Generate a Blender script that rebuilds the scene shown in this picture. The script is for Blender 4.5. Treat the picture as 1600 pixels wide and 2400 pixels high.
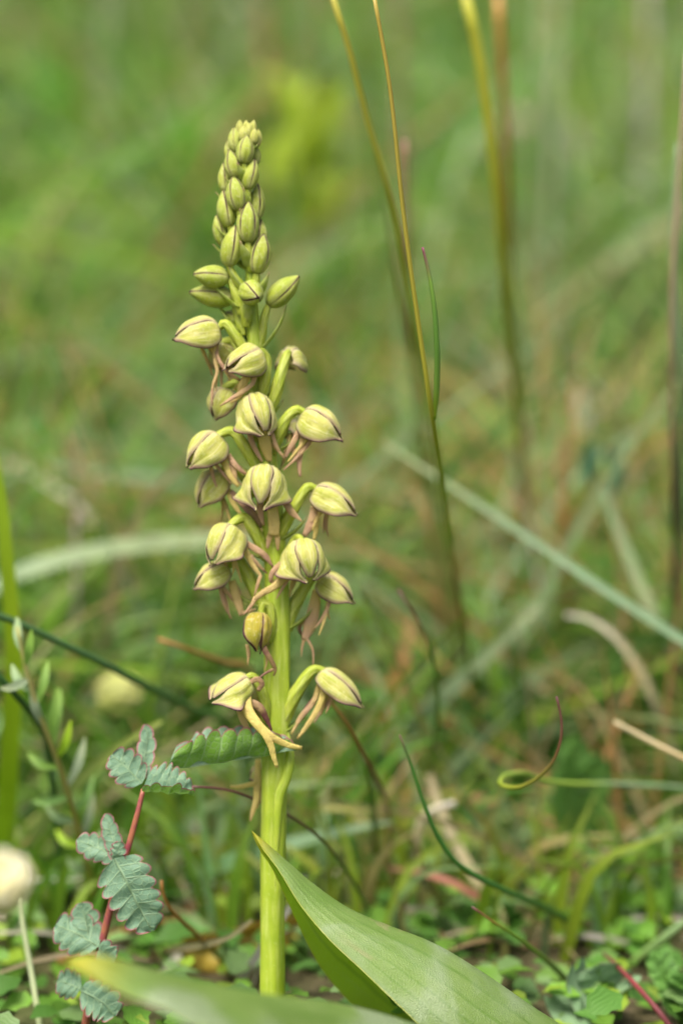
import bpy, math, random
from mathutils import Vector, Matrix, noise
R = math.radians
MM = 0.001
rnd = random.Random(7)
scene = bpy.context.scene
for o in list(bpy.data.objects): bpy.data.objects.remove(o)

# ------------------------------------------------------------------ camera
# all measures below are in millimetres; the orchid stands at the world origin, the view is along +Y
KPX = 157.2 / 2400            # mm per photo pixel in the focus plane
DIST = 393.0
PITCH = R(9)
FWD = Vector((0, math.cos(PITCH), -math.sin(PITCH)))
UPV = Vector((0, math.sin(PITCH), math.cos(PITCH)))
RGT = Vector((1, 0, 0))
TARGET = Vector((160 * KPX, 0, 88.0))
CAM = TARGET - FWD * DIST
cam_d = bpy.data.cameras.new('camera'); cam = bpy.data.objects.new('camera', cam_d)
scene.collection.objects.link(cam)
cam.location = CAM * MM
cam.rotation_euler = (math.pi / 2 - PITCH, 0, 0)
cam_d.sensor_fit = 'VERTICAL'; cam_d.sensor_height = 36; cam_d.sensor_width = 24
cam_d.lens = 90
cam_d.clip_start = 0.01; cam_d.clip_end = 400
cam_d.dof.use_dof = True
cam_d.dof.focus_distance = (DIST - 2.6) * MM
cam_d.dof.aperture_fstop = 8.8
cam_d.dof.aperture_blades = 0
scene.camera = cam

# ------------------------------------------------------------------ light
world = bpy.data.worlds.new('World'); scene.world = world; world.use_nodes = True
wn = world.node_tree.nodes; wn.clear()
sky = wn.new('ShaderNodeTexSky'); sky.sky_type = 'NISHITA'; sky.sun_disc = False
SUN_EL, SUN_AZ = R(66), R(-30)          # azimuth measured from -Y (behind the camera) towards -X
sun_dir = Vector((math.sin(SUN_AZ) * math.cos(SUN_EL), -math.cos(SUN_AZ) * math.cos(SUN_EL), math.sin(SUN_EL)))
sky.sun_elevation = SUN_EL
sky.sun_rotation = math.atan2(sun_dir.x, sun_dir.y)
sky.dust_density = 7.0; sky.air_density = 0.6; sky.ozone_density = 0.6
bg = wn.new('ShaderNodeBackground'); bg.inputs['Strength'].default_value = 0.075
wo = wn.new('ShaderNodeOutputWorld')
world.node_tree.links.new(sky.outputs[0], bg.inputs[0]); world.node_tree.links.new(bg.outputs[0], wo.inputs[0])
sl = bpy.data.lights.new('sun', 'SUN'); sl.energy = 1.5; sl.angle = R(30); sl.color = (1.0, 0.95, 0.84)
so = bpy.data.objects.new('sun', sl); scene.collection.objects.link(so)
so.rotation_euler = (-sun_dir).to_track_quat('-Z', 'Y').to_euler()
so.location = (0, 0, 3)
scene.view_settings.view_transform = 'Standard'; scene.view_settings.look = 'None'
scene.view_settings.gamma = 1.0; scene.view_settings.use_curve_mapping = False
scene.view_settings.exposure = 1.6
scene.render.engine = 'CYCLES'
scene.render.resolution_x = 682; scene.render.resolution_y = 1024

# ------------------------------------------------------------------ coordinates
def ray(px, py):
    return FWD + RGT * ((px - 800) * KPX / DIST) + UPV * ((1200 - py) * KPX / DIST)
def at(px, py, Y=0.0):
    d = ray(px, py); t = (Y - CAM.y) / d.y
    return CAM + d * t
def lean(py): return (2550 - py) * KPX * math.tan(R(8))     # the spike leans a little away from the viewer
def sp(px, py, dy=0.0): return at(px, py, lean(py) + dy)
def crop(x0, y0, s): return lambda x, y: (x0 + x / s, y0 + y / s)
c1 = crop(380, 260, 1568 / 440); c2 = crop(380, 680, 1568 / 500)
c3 = crop(400, 950, 1568 / 480); c4 = crop(400, 1300, 1568 / 500)
c5 = crop(100, 1650, 1568 / 620); c6 = crop(560, 1750, 1568 / 800)
V = crop(0, 0, 1568 / 1600)
def ground_z(x, y):
    z = 0.0
    if y > 260: z += (y - 260) ** 2 / (y - 260 + 250) * 0.165 if y < 30000 else 4900
    z += 2.2 * noise.noise(Vector((x * .02, y * .02, 0))) + 0.9 * noise.noise(Vector((x * .07, y * .07, 3)))
    if y > 500: z += min(1, (y - 500) / 2000) * 25 * noise.noise(Vector((x * .0012, y * .0012, 9)))
    return z - 1.0
def lerp(a, b, t): return a + (b - a) * t
def table(ts, vs, t):
    if t <= ts[0]: return vs[0]
    for i in range(len(ts) - 1):
        if t <= ts[i + 1]:
            k = (t - ts[i]) / (ts[i + 1] - ts[i])
            m0 = (vs[i + 1] - vs[i - 1]) / (ts[i + 1] - ts[i - 1]) if i > 0 else (vs[i + 1] - vs[i]) / (ts[i + 1] - ts[i])
            m1 = (vs[i + 2] - vs[i]) / (ts[i + 2] - ts[i]) if i + 2 < len(ts) else (vs[i + 1] - vs[i]) / (ts[i + 1] - ts[i])
            h = ts[i + 1] - ts[i]
            return ((2*k**3 - 3*k*k + 1) * vs[i] + (k**3 - 2*k*k + k) * h * m0 + (-2*k**3 + 3*k*k) * vs[i + 1] + (k**3 - k*k) * h * m1)
    return vs[-1]
def spline(pts, n):
    """Catmull-Rom through pts, n+1 samples spaced by chord length"""
    pts = [Vector(p) for p in pts]
    ts = [0.0]
    for a, b in zip(pts, pts[1:]): ts.append(ts[-1] + max((b - a).length, 1e-4))
    out = []
    for i in range(n + 1):
        t = ts[-1] * i / n
        out.append(Vector([table(ts, [p[k] for p in pts], t) for k in range(3)]))
    return out
def sample(vals, t):
    if not isinstance(vals, (list, tuple)): return vals
    x = t * (len(vals) - 1); i = min(int(x), len(vals) - 2)
    return lerp(vals[i], vals[i + 1], x - i)
def samplec(cols, t):
    x = t * (len(cols) - 1); i = min(int(x), len(cols) - 2)
    return tuple(lerp(cols[i][k], cols[i + 1][k], x - i) for k in range(3))
def smooth(a, b, x):
    t = max(0, min(1, (x - a) / (b - a))); return t * t * (3 - 2 * t)

# ------------------------------------------------------------------ mesh builder
class MB:
    def __init__(s): s.v = []; s.f = []; s.a = {}; s.c = []
    def vert(s, p, col=None, **at):
        s.v.append(p)
        s.c.append(col if col else (1, 1, 1))
        for k, x in at.items(): s.a.setdefault(k, {})[len(s.v) - 1] = x
        return len(s.v) - 1
    def grid(s, rows, closed=False):
        for r0, r1 in zip(rows, rows[1:]):
            n = len(r0)
            for j in range(n if closed else n - 1):
                k = (j + 1) % n
                s.f.append((r0[j], r0[k], r1[k], r1[j]))
    def sweep(s, pts, wid, thk=None, n=16, sides=8, cols=None, cap=True, hint=None, twist=0.0, rib=0.0, ribs=3, cv=None):
        """a tube (or strap when thk differs from wid) along a spline; wid / thk are diameters"""
        P = spline(pts, n); thk = thk if thk is not None else wid
        hint = Vector(hint) if hint else Vector((0.02, -1, 0.05))
        rows = []
        for i, p in enumerate(P):
            t = i / n
            d = (P[min(i + 1, n)] - P[max(i - 1, 0)]).normalized()
            nn = (hint - d * hint.dot(d))
            if nn.length < 0.15:
                alt = Vector((0, 0, 1)); nn = nn + (alt - d * alt.dot(d)) * 0.5
            nn.normalize(); b = d.cross(nn)
            w = sample(wid, t) / 2; h = sample(thk, t) / 2
            row = []
            for j in range(sides):
                a = 2 * math.pi * j / sides
                k = 1 + rib * math.cos(ribs * (a + twist * t))
                col = samplec(cols, t) if cols else None
                row.append(s.vert(p + b * math.cos(a) * w * k + nn * math.sin(a) * h * k, col, tt=t, cv=sample(cv, t) if cv else t, vc=j / sides))
            rows.append(row)
        s.grid(rows, True)
        if cap:
            s.f.append(tuple(reversed(rows[0]))); s.f.append(tuple(rows[-1]))
    def blade(s, pts, wid, n=14, cols=None, fold=0.25, hint=None, twist=0.0):
        """a thin grass blade: three verts across, folded along its midrib"""
        P = spline(pts, n); hint = Vector(hint) if hint else Vector((0.1, -1, 0.2)); rows = []
        for i, p in enumerate(P):
            t = i / n
            d = (P[min(i + 1, n)] - P[max(i - 1, 0)]).normalized()
            nn = hint - d * hint.dot(d)
            if nn.length < 0.05: nn = d.orthogonal()
            nn.normalize()
            if twist: nn = Matrix.Rotation(twist * t, 3, d) @ nn
            b = d.cross(nn); w = max(sample(wid, t), 0.04) / 2
            col = samplec(cols, t) if cols else None
            rows.append([s.vert(p - b * w + nn * w * fold, col, tt=t, vc=0.0, ed=0.0), s.vert(p, col, tt=t, vc=.5, ed=w),
                         s.vert(p + b * w + nn * w * fold, col, tt=t, vc=1.0, ed=0.0)])
        s.grid(rows)
    def build(s, name, mat, parent=None, origin=None, solid=0.0, smooth_=True, sub=0):
        me = bpy.data.meshes.new(name)
        org = origin if origin is not None else (Vector(parent['org']) if parent and 'org' in parent else Vector((0, 0, 0)))
        me.from_pydata([(p - org) * MM for p in s.v], [], s.f)
        nv = len(s.v)
        for k, dd in s.a.items():
            at_ = me.attributes.new(k, 'FLOAT', 'POINT')
            at_.data.foreach_set('value', [dd.get(i, 0.0) for i in range(nv)])
        ca = me.attributes.new('col', 'FLOAT_COLOR', 'POINT')
        buf = []
        for c in s.c: buf += [c[0], c[1], c[2], 1.0]
        ca.data.foreach_set('color', buf)
        if smooth_: me.polygons.foreach_set('use_smooth', [True] * len(me.polygons))
        me.materials.append(mat); me.update()
        o = bpy.data.objects.new(name, me); scene.collection.objects.link(o)
        if parent is None: o.location = org * MM
        else:
            o.parent = parent
        if solid:
            m = o.modifiers.new('thickness', 'SOLIDIFY'); m.thickness = solid * MM; m.offset = 0
        if sub:
            m = o.modifiers.new('smooth', 'SUBSURF'); m.levels = sub; m.render_levels = sub
        return o
ORG = {}
def thing(name, label, cat, loc, group=None):
    o = bpy.data.objects.new(name, None); scene.collection.objects.link(o)
    o.location = Vector(loc) * MM; o.empty_display_size = 0.005
    ORG[o.name] = Vector(loc)
    tag(o, label, cat, group); return o
def tag(o, label=None, cat=None, group=None, kind=None):
    if label: o['label'] = label
    if cat: o['category'] = cat
    if group: o['group'] = group
    if kind: o['kind'] = kind
    return o
def part(mb, name, mat, root, parent=None, **k):
    """a child mesh of root (or of its part `parent`); coordinates are taken relative to root"""
    o = mb.build(name, mat, None, origin=ORG[root.name], **k)
    o.location = (0, 0, 0); o.parent = parent if parent else root
    return o

# ------------------------------------------------------------------ materials
class NM:
    def __init__(s, name):
        s.m = bpy.data.materials.new(name); s.m.use_nodes = True; s.t = s.m.node_tree; s.t.nodes.clear()
    def n(s, ty, out=0, props=None, **ins):
        nd = s.t.nodes.new('ShaderNode' + ty)
        for k, v in (props or {}).items(): setattr(nd, k, v)
        for k, v in ins.items():
            key = int(k[1:]) if k[0] == 'i' and k[1:].isdigit() else k.replace('_', ' ')
            s.put(nd.inputs[key], v)
        return nd.outputs[out]
    def put(s, sock, v):
        if isinstance(v, bpy.types.NodeSocket): s.t.links.new(v, sock)
        elif isinstance(v, tuple) and len(v) == 3 and sock.type == 'RGBA': sock.default_value = (*v, 1)
        else: sock.default_value = v
    def attr(s, nm, col=False):
        return s.n('Attribute', 0 if col else 2, {'attribute_name': nm})
    def math(s, op, a, b=0.0, c=0.0, clamp=False): return s.n('Math', 0, {'operation': op, 'use_clamp': clamp}, i0=a, i1=b, i2=c)
    def mix(s, f, a, b, mode='MIX'): return s.n('Mix', 2, {'data_type': 'RGBA', 'blend_type': mode}, i0=f, i6=a, i7=b)
    def rng(s, x, a, b, c=0.0, d=1.0): return s.n('MapRange', 0, {'interpolation_type': 'SMOOTHSTEP'}, i0=x, i1=a, i2=b, i3=c, i4=d)
    def noise(s, scale, detail=3.0, vec=None, dist=0.0, out=0):
        k = {'Scale': scale, 'Detail': detail, 'Distortion': dist}
        if vec is None: vec = s.n('TexCoord', 3)
        return s.n('TexNoise', out, None, Vector=vec, **k)
    def finish(s, col, rough=.5, trans=0.3, tcol=None, spec=.4, bump=None, bstr=.3, bdist=0.0002, sss=0.0, sheen=0.0):
        ex = {}
        if bump is not None:
            ex['Normal'] = s.n('Bump', 0, None, Strength=bstr, Distance=bdist, Height=bump)
        p = s.n('BsdfPrincipled', 0, None, Base_Color=col, Roughness=rough, **ex)
        pn = p.node; pn.inputs['Specular IOR Level'].default_value = spec
        if sss: 
            pn.inputs['Subsurface Weight'].default_value = sss; pn.inputs['Subsurface Radius'].default_value = (1, .9, .3)
            pn.inputs['Subsurface Scale'].default_value = 0.0015
        if sheen: pn.inputs['Sheen Weight'].default_value = sheen
        sh = p
        if trans:
            tr = s.n('BsdfTranslucent', 0, None, Color=tcol if tcol is not None else col)
            sh = s.n('MixShader', 0, None, i0=trans, i1=p, i2=tr)
        o = s.t.nodes.new('ShaderNodeOutputMaterial'); s.t.links.new(sh, o.inputs[0])
        return s.m

def mat_sepal(name, ca, cb, cpale, line, w_in, wash):
    m = NM(name); ed = m.attr('ed'); tt = m.attr('tt'); vc = m.attr('vc'); lw = m.attr('lw')
    obj = m.n('TexCoord', 3)
    nz = m.noise(420, 4, obj); nf = m.noise(2100, 3, obj)
    info = m.n('ObjectInfo', 5)
    c = m.mix(m.rng(nz, .35, .65), ca, cb)
    stv = m.n('CombineXYZ', 0, None, X=m.math('MULTIPLY', vc, 9.0), Y=m.math('MULTIPLY', tt, 1.3), Z=info)
    st = m.noise(2.2, 3, stv)
    c = m.mix(m.rng(st, .44, .70, 0, .5), c, cpale)
    c = m.mix(m.math('MULTIPLY', m.rng(ed, .15, 1.0, .75, 0), m.rng(tt, .0, .5, .9, .45)), c, cpale)
    c = m.mix(m.rng(nf, .52, .72, 0, .35), c, (.80, .80, .52))
    nerve = m.math('MULTIPLY', m.rng(m.math('ABSOLUTE', m.math('SUBTRACT', vc, .5)), .0, .035, 1, 0), m.rng(tt, .05, .9, .55, .1))
    c = m.mix(m.math('MULTIPLY', nerve, m.rng(nz, .4, .6)), c, (.30, .20, .05))
    c = m.mix(m.rng(m.math('ADD', tt, m.math('MULTIPLY', m.noise(600, 3, obj), .25)), .05, .24, .5 * wash, 0), c, (.42, .24, .18))
    # purple wash that fades in from the margin, then the thin dark margin itself
    wob = m.math('MULTIPLY_ADD', m.noise(900, 3, obj), 1.3, 0.35)
    c = m.mix(m.math('MULTIPLY', m.rng(ed, 0.0, wash, 1, 0), m.math('MULTIPLY', lw, .62)), c, (.33, .14, .18))
    thr = m.math('MULTIPLY', m.math('MULTIPLY', lw, w_in), wob)
    c = m.mix(m.math('SUBTRACT', 1.0, m.rng(m.math('DIVIDE', ed, m.math('MAXIMUM', thr, 1e-4)), .6, 1.15)), c, line)
    bump = m.math('ADD', m.math('MULTIPLY', nf, .5), m.math('MULTIPLY', st, 1.0))
    return m.finish(c, .48, .40, spec=.25, bump=bump, bstr=.5, bdist=.00025, sheen=.1)
M_SEP = mat_sepal('sepal_flower', (.63, .63, .16), (.51, .56, .085), (.86, .80, .50), (.06, .018, .032), .08, .75)
M_BUD = mat_sepal('sepal_bud', (.49, .57, .06), (.41, .52, .045), (.64, .67, .25), (.055, .018, .025), .10, .3)
M_WIL = mat_sepal('sepal_withered', (.50, .40, .03), (.40, .38, .03), (.55, .5, .12), (.06, .012, .02), .30, .7)

M_TIP = mat_sepal('sepal_bud_tip', (.56, .60, .10), (.50, .56, .06), (.70, .70, .26), (.2, .14, .05), .05, .2)
def mat_green(name, ca, cb, pale, rough=.45, streak=20.0, sss=.25):
    m = NM(name); obj = m.n('TexCoord', 3); vc = m.attr('vc'); tt = m.attr('tt')
    nz = m.noise(300, 4, obj); nf = m.noise(2600, 3, obj)
    stv = m.n('CombineXYZ', 0, None, X=m.math('SINE', m.math('MULTIPLY', vc, 6.2832)), Y=m.math('COSINE', m.math('MULTIPLY', vc, 6.2832)), Z=m.math('MULTIPLY', tt, 1.5))
    st = m.noise(streak * .12, 4, stv)
    c = m.mix(m.rng(nz, .3, .7), ca, cb)
    c = m.mix(m.rng(st, .48, .7, 0, .5), c, pale)
    c = m.mix(m.rng(nf, .62, .75, 0, .35), c, (.7, .75, .35))
    return m.finish(c, rough, .12, spec=.4, bump=m.math('ADD', st, m.math('MULTIPLY', nf, .35)), bstr=.35, bdist=.0003, sss=sss)
M_STEM = mat_green('orchid_stem', (.41, .52, .05), (.33, .45, .03), (.58, .65, .20), streak=26)
M_OVARY = mat_green('ovary', (.40, .47, .05), (.31, .40, .03), (.58, .62, .22), streak=30)
m = NM('bract'); nz = m.noise(900, 3); tt = m.attr('tt'); vc = m.attr('vc')
c = m.mix(m.rng(nz, .35, .65), (.38, .48, .07), (.46, .54, .16)); c = m.mix(m.rng(tt, .72, 1, 0, .75), c, (.34, .17, .14))
M_BRACT = m.finish(c, .5, .4, spec=.3)
m = NM('lip'); cv = m.attr('cv'); tt = m.attr('tt'); nz = m.noise(700, 4); nf = m.noise(3500, 2)
c = m.mix(m.rng(cv, .0, .5), (.70, .59, .17), (.56, .36, .22)); c = m.mix(m.rng(cv, .55, 1.0), c, (.14, .045, .045))
c = m.mix(m.rng(nz, .4, .7, 0, .45), c, (.60, .46, .16))
M_LIP = m.finish(c, .5, .3, spec=.35, bump=m.math('ADD', nf, m.math('MULTIPLY', nz, 2.0)), bstr=.6, bdist=.0003)

m = NM('orchid_leaf'); vc = m.attr('vc'); tt = m.attr('tt'); ed = m.attr('ed'); obj = m.n('TexCoord', 3)
nz = m.noise(130, 5, obj); nf = m.noise(5200, 2, obj); big = m.noise(45, 4, obj, .6)
wv = m.math('SINE', m.math('MULTIPLY_ADD', vc, 64.0, m.math('MULTIPLY', nz, 3.0)))
fine = m.noise(1.0, 4, m.n('CombineXYZ', 0, None, X=m.math('MULTIPLY', vc, 110.0), Y=m.math('MULTIPLY', tt, 6.0)))
lback = m.n('NewGeometry', 6); c = m.mix(m.rng(nz, .3, .7), (.17, .29, .05), (.24, .36, .09)); c = m.mix(lback, c, (.31, .48, .03))
c = m.mix(m.math('MULTIPLY', m.rng(wv, .72, 1.0, 0, .6), m.rng(tt, .04, .25, .25, 1)), c, (.12, .25, .02))
c = m.mix(m.math('MULTIPLY', m.rng(big, .50, .64, 0, .7), m.math('SUBTRACT', 1.0, lback)), c, (.44, .53, .36))  # silvery patches: white sheen of the leaf painted into the colour
c = m.mix(m.rng(fine, .5, .75, 0, .3), c, (.32, .43, .17))
c = m.mix(m.rng(nf, .6, .75, 0, .3), c, (.55, .62, .42))
c = m.mix(m.rng(tt, .0, .10, 1, 0), c, (.52, .48, .02))
c = m.mix(m.rng(ed, .0, .45, .75, 0), c, (.46, .44, .03))
scar = m.noise(90, 5, obj, 1.2); c = m.mix(m.math('MULTIPLY', m.rng(scar, .60, .70, 0, .6), m.math('MULTIPLY', m.rng(tt, .22, .34), m.rng(tt, .42, .56, 1, 0))), c, (.36, .33, .16))
spots = m.noise(520, 1, obj); c = m.mix(m.rng(spots, .79, .81), c, (.12, .06, .02))
M_LEAF = m.finish(c, m.rng(big, .35, .65, .42, .26), .44, tcol=m.mix(.6, c, (.34, .52, .01)), spec=.8, bump=m.math('ADD', m.math('MULTIPLY', wv, .12), m.math('ADD', m.math('MULTIPLY', nf, .8), m.math('ADD', m.math('MULTIPLY', big, 4.0), m.math('MULTIPLY', nz, 2.0)))), bstr=.6, bdist=.0005)

def mat_leaflet(name, top, under, vein, edge=(.36, .10, .14), ew=.32):
    m = NM(name); vc = m.attr('vc'); tt = m.attr('tt'); ed = m.attr('ed'); lx = m.attr('lx'); ly = m.attr('ly')
    obj = m.n('TexCoord', 3); back = m.n('NewGeometry', 6)
    v = m.n('CombineXYZ', 0, None, X=lx, Y=ly)
    ve = m.n('TexVoronoi', 0, {'feature': 'DISTANCE_TO_EDGE'}, Vector=v, Scale=1.05)
    lat = m.math('PINGPONG', m.math('ADD', m.attr('sv'), m.math('MULTIPLY', m.noise(500, 2, obj), .12)), .5)   # lateral veins
    vm = m.math('MAXIMUM', m.rng(ve, .02, .085, .6, 0), m.math('MAXIMUM', m.rng(lat, .02, .085, .9, 0), m.rng(vc, .02, .07, 1, 0)))
    nz = m.noise(350, 4, obj)
    base = m.mix(back, under, top)
    c = m.mix(m.rng(nz, .3, .7, 0, .35), base, m.mix(.5, base, (.25, .36, .24)))
    c = m.mix(m.math('MULTIPLY', vm, .5), c, vein)
    c = m.mix(m.rng(ed, ew * .35, ew, .85, 0), c, edge)
    return m.finish(c, .5, .28, spec=.3, bump=m.math('MULTIPLY', vm, -1.0), bstr=.5, bdist=.0003)
M_BUR = mat_leaflet('burnet_leaflet', (.15, .275, .175), (.18, .36, .04), (.34, .47, .26))
M_HERB = mat_leaflet('herb_leaflet', (.12, .29, .04), (.12, .29, .04), (.2, .38, .10), edge=(.09, .2, .05), ew=.05)
M_HERBP = mat_leaflet('herb_leaflet_pale', (.20, .34, .17), (.18, .30, .14), (.30, .42, .25), edge=(.3, .3, .2), ew=.1)
m = NM('burnet_stem'); nz = m.noise(500, 4); vc = m.attr('vc')
c = m.mix(m.rng(nz, .35, .65), (.26, .055, .075), (.33, .12, .065)); c = m.mix(m.rng(vc, .5, .9, 0, .6), c, (.34, .22, .07))
M_BSTEM = m.finish(c, .4, 0.0, spec=.4, sss=.15)

def mat_blade(name, trans=.35, rough=.45):
    m = NM(name); col = m.attr('col', True); nz = m.noise(160, 3); nf = m.noise(1500, 2); vc = m.attr('vc')
    st = m.math('SINE', m.math('MULTIPLY', vc, 40.0))
    c = m.mix(m.rng(nz, .3, .7, 0, .35), col, m.mix(1.0, col, (.7, .75, .6), 'MULTIPLY'))
    c = m.mix(m.rng(st, .3, 1, 0, .18), c, m.mix(1.0, c, (1.4, 1.3, 1.3), 'MULTIPLY'))
    return m.finish(c, rough, trans, spec=.35, bump=st, bstr=.2)
M_BLADE = mat_blade('grass_blade'); M_STALK = mat_blade('grass_stalk', .08, .4)
m = NM('soil_and_litter'); obj = m.n('TexCoord', 3); a = m.noise(40, 6, obj); b = m.noise(6, 5, obj); d = m.noise(400, 4, obj)
c = m.mix(m.rng(a, .35, .65), (.055, .042, .022), (.10, .085, .045)); c = m.mix(m.rng(d, .5, .7), c, (.16, .13, .075))
c = m.mix(m.rng(b, .35, .6, 0, .75), c, (.055, .095, .02))
M_GROUND = m.finish(c, .9, 0, spec=.1, bump=d, bstr=.8, bdist=.003)
m = NM('cream_petal'); nz = m.noise(300, 3); col = m.attr('col', True)
M_PETAL = m.finish(m.mix(m.rng(nz, .3, .7, 0, .3), col, (.7, .66, .4)), .5, .35, spec=.3)

# ------------------------------------------------------------------ ground
mb = MB()
xs = [-40000, -15000, -6000, -2500, -1400] + [-900 + 30 * i for i in range(61)] + [1400, 2500, 6000, 15000, 40000]
ys = [-6000, -2000, -900] + [-500 + 25 * i for i in range(72)] + [1400, 1600, 1900, 2300, 2800, 3500, 4500, 6000, 9000, 14000, 22000, 29000, 60000]
mb.grid([[mb.vert(Vector((x, y, ground_z(x, y)))) for x in xs] for y in ys])
g = mb.build('ground', M_GROUND); tag(g, kind='structure')
g['label'] = 'dark soil and plant litter of a grassy slope'

# ------------------------------------------------------------------ the orchid
orchid = thing('orchid', 'pale yellow green orchid spike with hooded flowers, purple seams and pointed buds', 'orchid', (0, 0, 0))
STEM = [(577, 330, 14), (580, 450, 18), (584, 560, 22), (588, 640, 26), (593, 760, 32), (604, 880, 38), (618, 1000, 44), (630, 1120, 48), (640, 1240, 53), (648, 1370, 57),
        (650, 1500, 61), (648, 1650, 64), (645, 1800, 63), (641, 1950, 61), (638, 2150, 59), (637, 2340, 60), (636, 2590, 62)]
def stem_x(py): return table([s[1] for s in STEM], [s[0] for s in STEM], py)
def stem_r(py): return table([s[1] for s in STEM], [s[2] for s in STEM], py) * KPX / 2
mb = MB()
ys_ = [330 + (2590 - 330) * i / 70 for i in range(71)]
rows = []
for py in ys_:
    c0 = sp(stem_x(py), py); r = stem_r(py); row = []
    for j in range(28):
        a = 2 * math.pi * j / 28
        tw = py * .0011
        k = 1 + .05 * math.cos(5 * (a + tw)) + .03 * math.cos(9 * (a - tw * 1.7) + 1) + .015 * noise.noise(Vector((py * .02, math.cos(a) * 2, math.sin(a) * 2)))
        row.append(mb.vert(c0 + Vector((math.cos(a) * r * k, math.sin(a) * r * k, 0)), tt=py / 2590 * 6, vc=j / 28))
    rows.append(row)
mb.grid(rows, True); mb.f.append(tuple(rows[0]))
part(mb, 'stem', M_STEM, orchid)

def bract(root_p, parent, base, tip, out, w):
    """lanceolate bract clasping the ovary: base, tip (world mm), out = bulge direction"""
    mb = MB(); n = 10; rows = []
    d = (tip - base).normalized(); side = d.cross(out).normalized()
    for i in range(n + 1):
        t = i / n
        hw = w * .5 * (math.sin(math.pi * min(1, t * .55 + .35)) ** 1.0) * (1 - t ** 2.6) + .03
        cpt = base.lerp(tip, t) + out * (math.sin(math.pi * t) * (tip - base).length * .10)
        row = []
        for j in range(7):
            u = (j / 6 - .5) * 2
            row.append(mb.vert(cpt + side * hw * u - out * hw * .55 * u * u, tt=t, vc=abs(u)))
        rows.append(row)
    mb.grid(rows)
    return part(mb, 'bract', M_BRACT, orchid, root_p, solid=.12)

BUD_T = [0, .06, .16, .3, .45, .6, .75, .87, .95, 1.0]
BUD_S = [.30, .58, .82, .97, 1.0, .92, .70, .43, .22, .04]
HOOD_T = [0, .05, .14, .28, .45, .62, .78, .9, 1.0]
HOOD_S = [.40, .66, .85, .98, 1.0, .95, .81, .62, .38]

def sepal_mesh(O, F, U, Rv, L, ru, rw, th_in, th_out, ts, tS, t0, t1, lwf, flare=0.0, sign=1, droop=0.0, lift=0.0, jag=0.0, nt=22, nc=12, seed=0):
    """one sepal as a patch of the hood surface; th_in / th_out(t) in degrees from the dorsal line"""
    mb = MB(); rows = []
    for i in range(nt + 1):
        t = t0 + (t1 - t0) * (1 - (1 - i / nt) ** 1.25)
        s = table(ts, tS, min(t, 1.0)); a0, a1 = th_in(t), th_out(t)
        row = []
        for j in range(nc + 1):
            # denser near both margins
            c = .5 - .5 * math.cos(math.pi * j / nc); c = lerp(j / nc, c, .55)
            a = R(lerp(a0, a1, c)) * sign
            k = s * (1 + .035 * math.sin(math.pi * c) + lift)
            k *= 1 - .045 * math.exp(-((c - .5) / .07) ** 2)
            k *= 1 + .05 * math.sin(2 * math.pi * c) * math.sin(2 * math.pi * c) - .03 * noise.noise(Vector((t * 5, c * 4 + seed, 2)))           # a faint groove along the mid nerve
            p = O + F * (L * t) + U * math.cos(a) * ru * k + Rv * math.sin(a) * rw * k
            p -= U * droop * L * t * t
            if flare:
                fz = flare * rw * (c ** 2.5) * math.exp(-((t - .72) / .24) ** 2)
                p += Rv * sign * fz - F * fz * .15
            p += (U + Rv) * (.05 * ru * noise.noise(Vector((t * 3 + seed, c * 3, seed * 1.7))))
            ww = abs(R(a1 - a0)) * s * (ru + rw) / 2
            e = min(c, 1 - c) * ww
            e = min(e, (t1 - t) * L * 1.1 + .02) if t > .8 else e
            row.append(mb.vert(p, ed=max(e, 0), tt=t, vc=c, lw=lwf(t, c)))
        rows.append(row)
    mb.grid(rows)
    return mb

def ovary(pts, w0, w1, name):
    w0 *= .92; w1 *= .92
    mb = MB()
    mb.sweep(pts, [w0 * .75, w0 * .92, (w0 + w1) / 2 * .95, w1 * .78, w1 * .55], n=22, sides=24, twist=2.6, rib=.11, ribs=6)
    return part(mb, name, M_OVARY, orchid)

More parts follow.
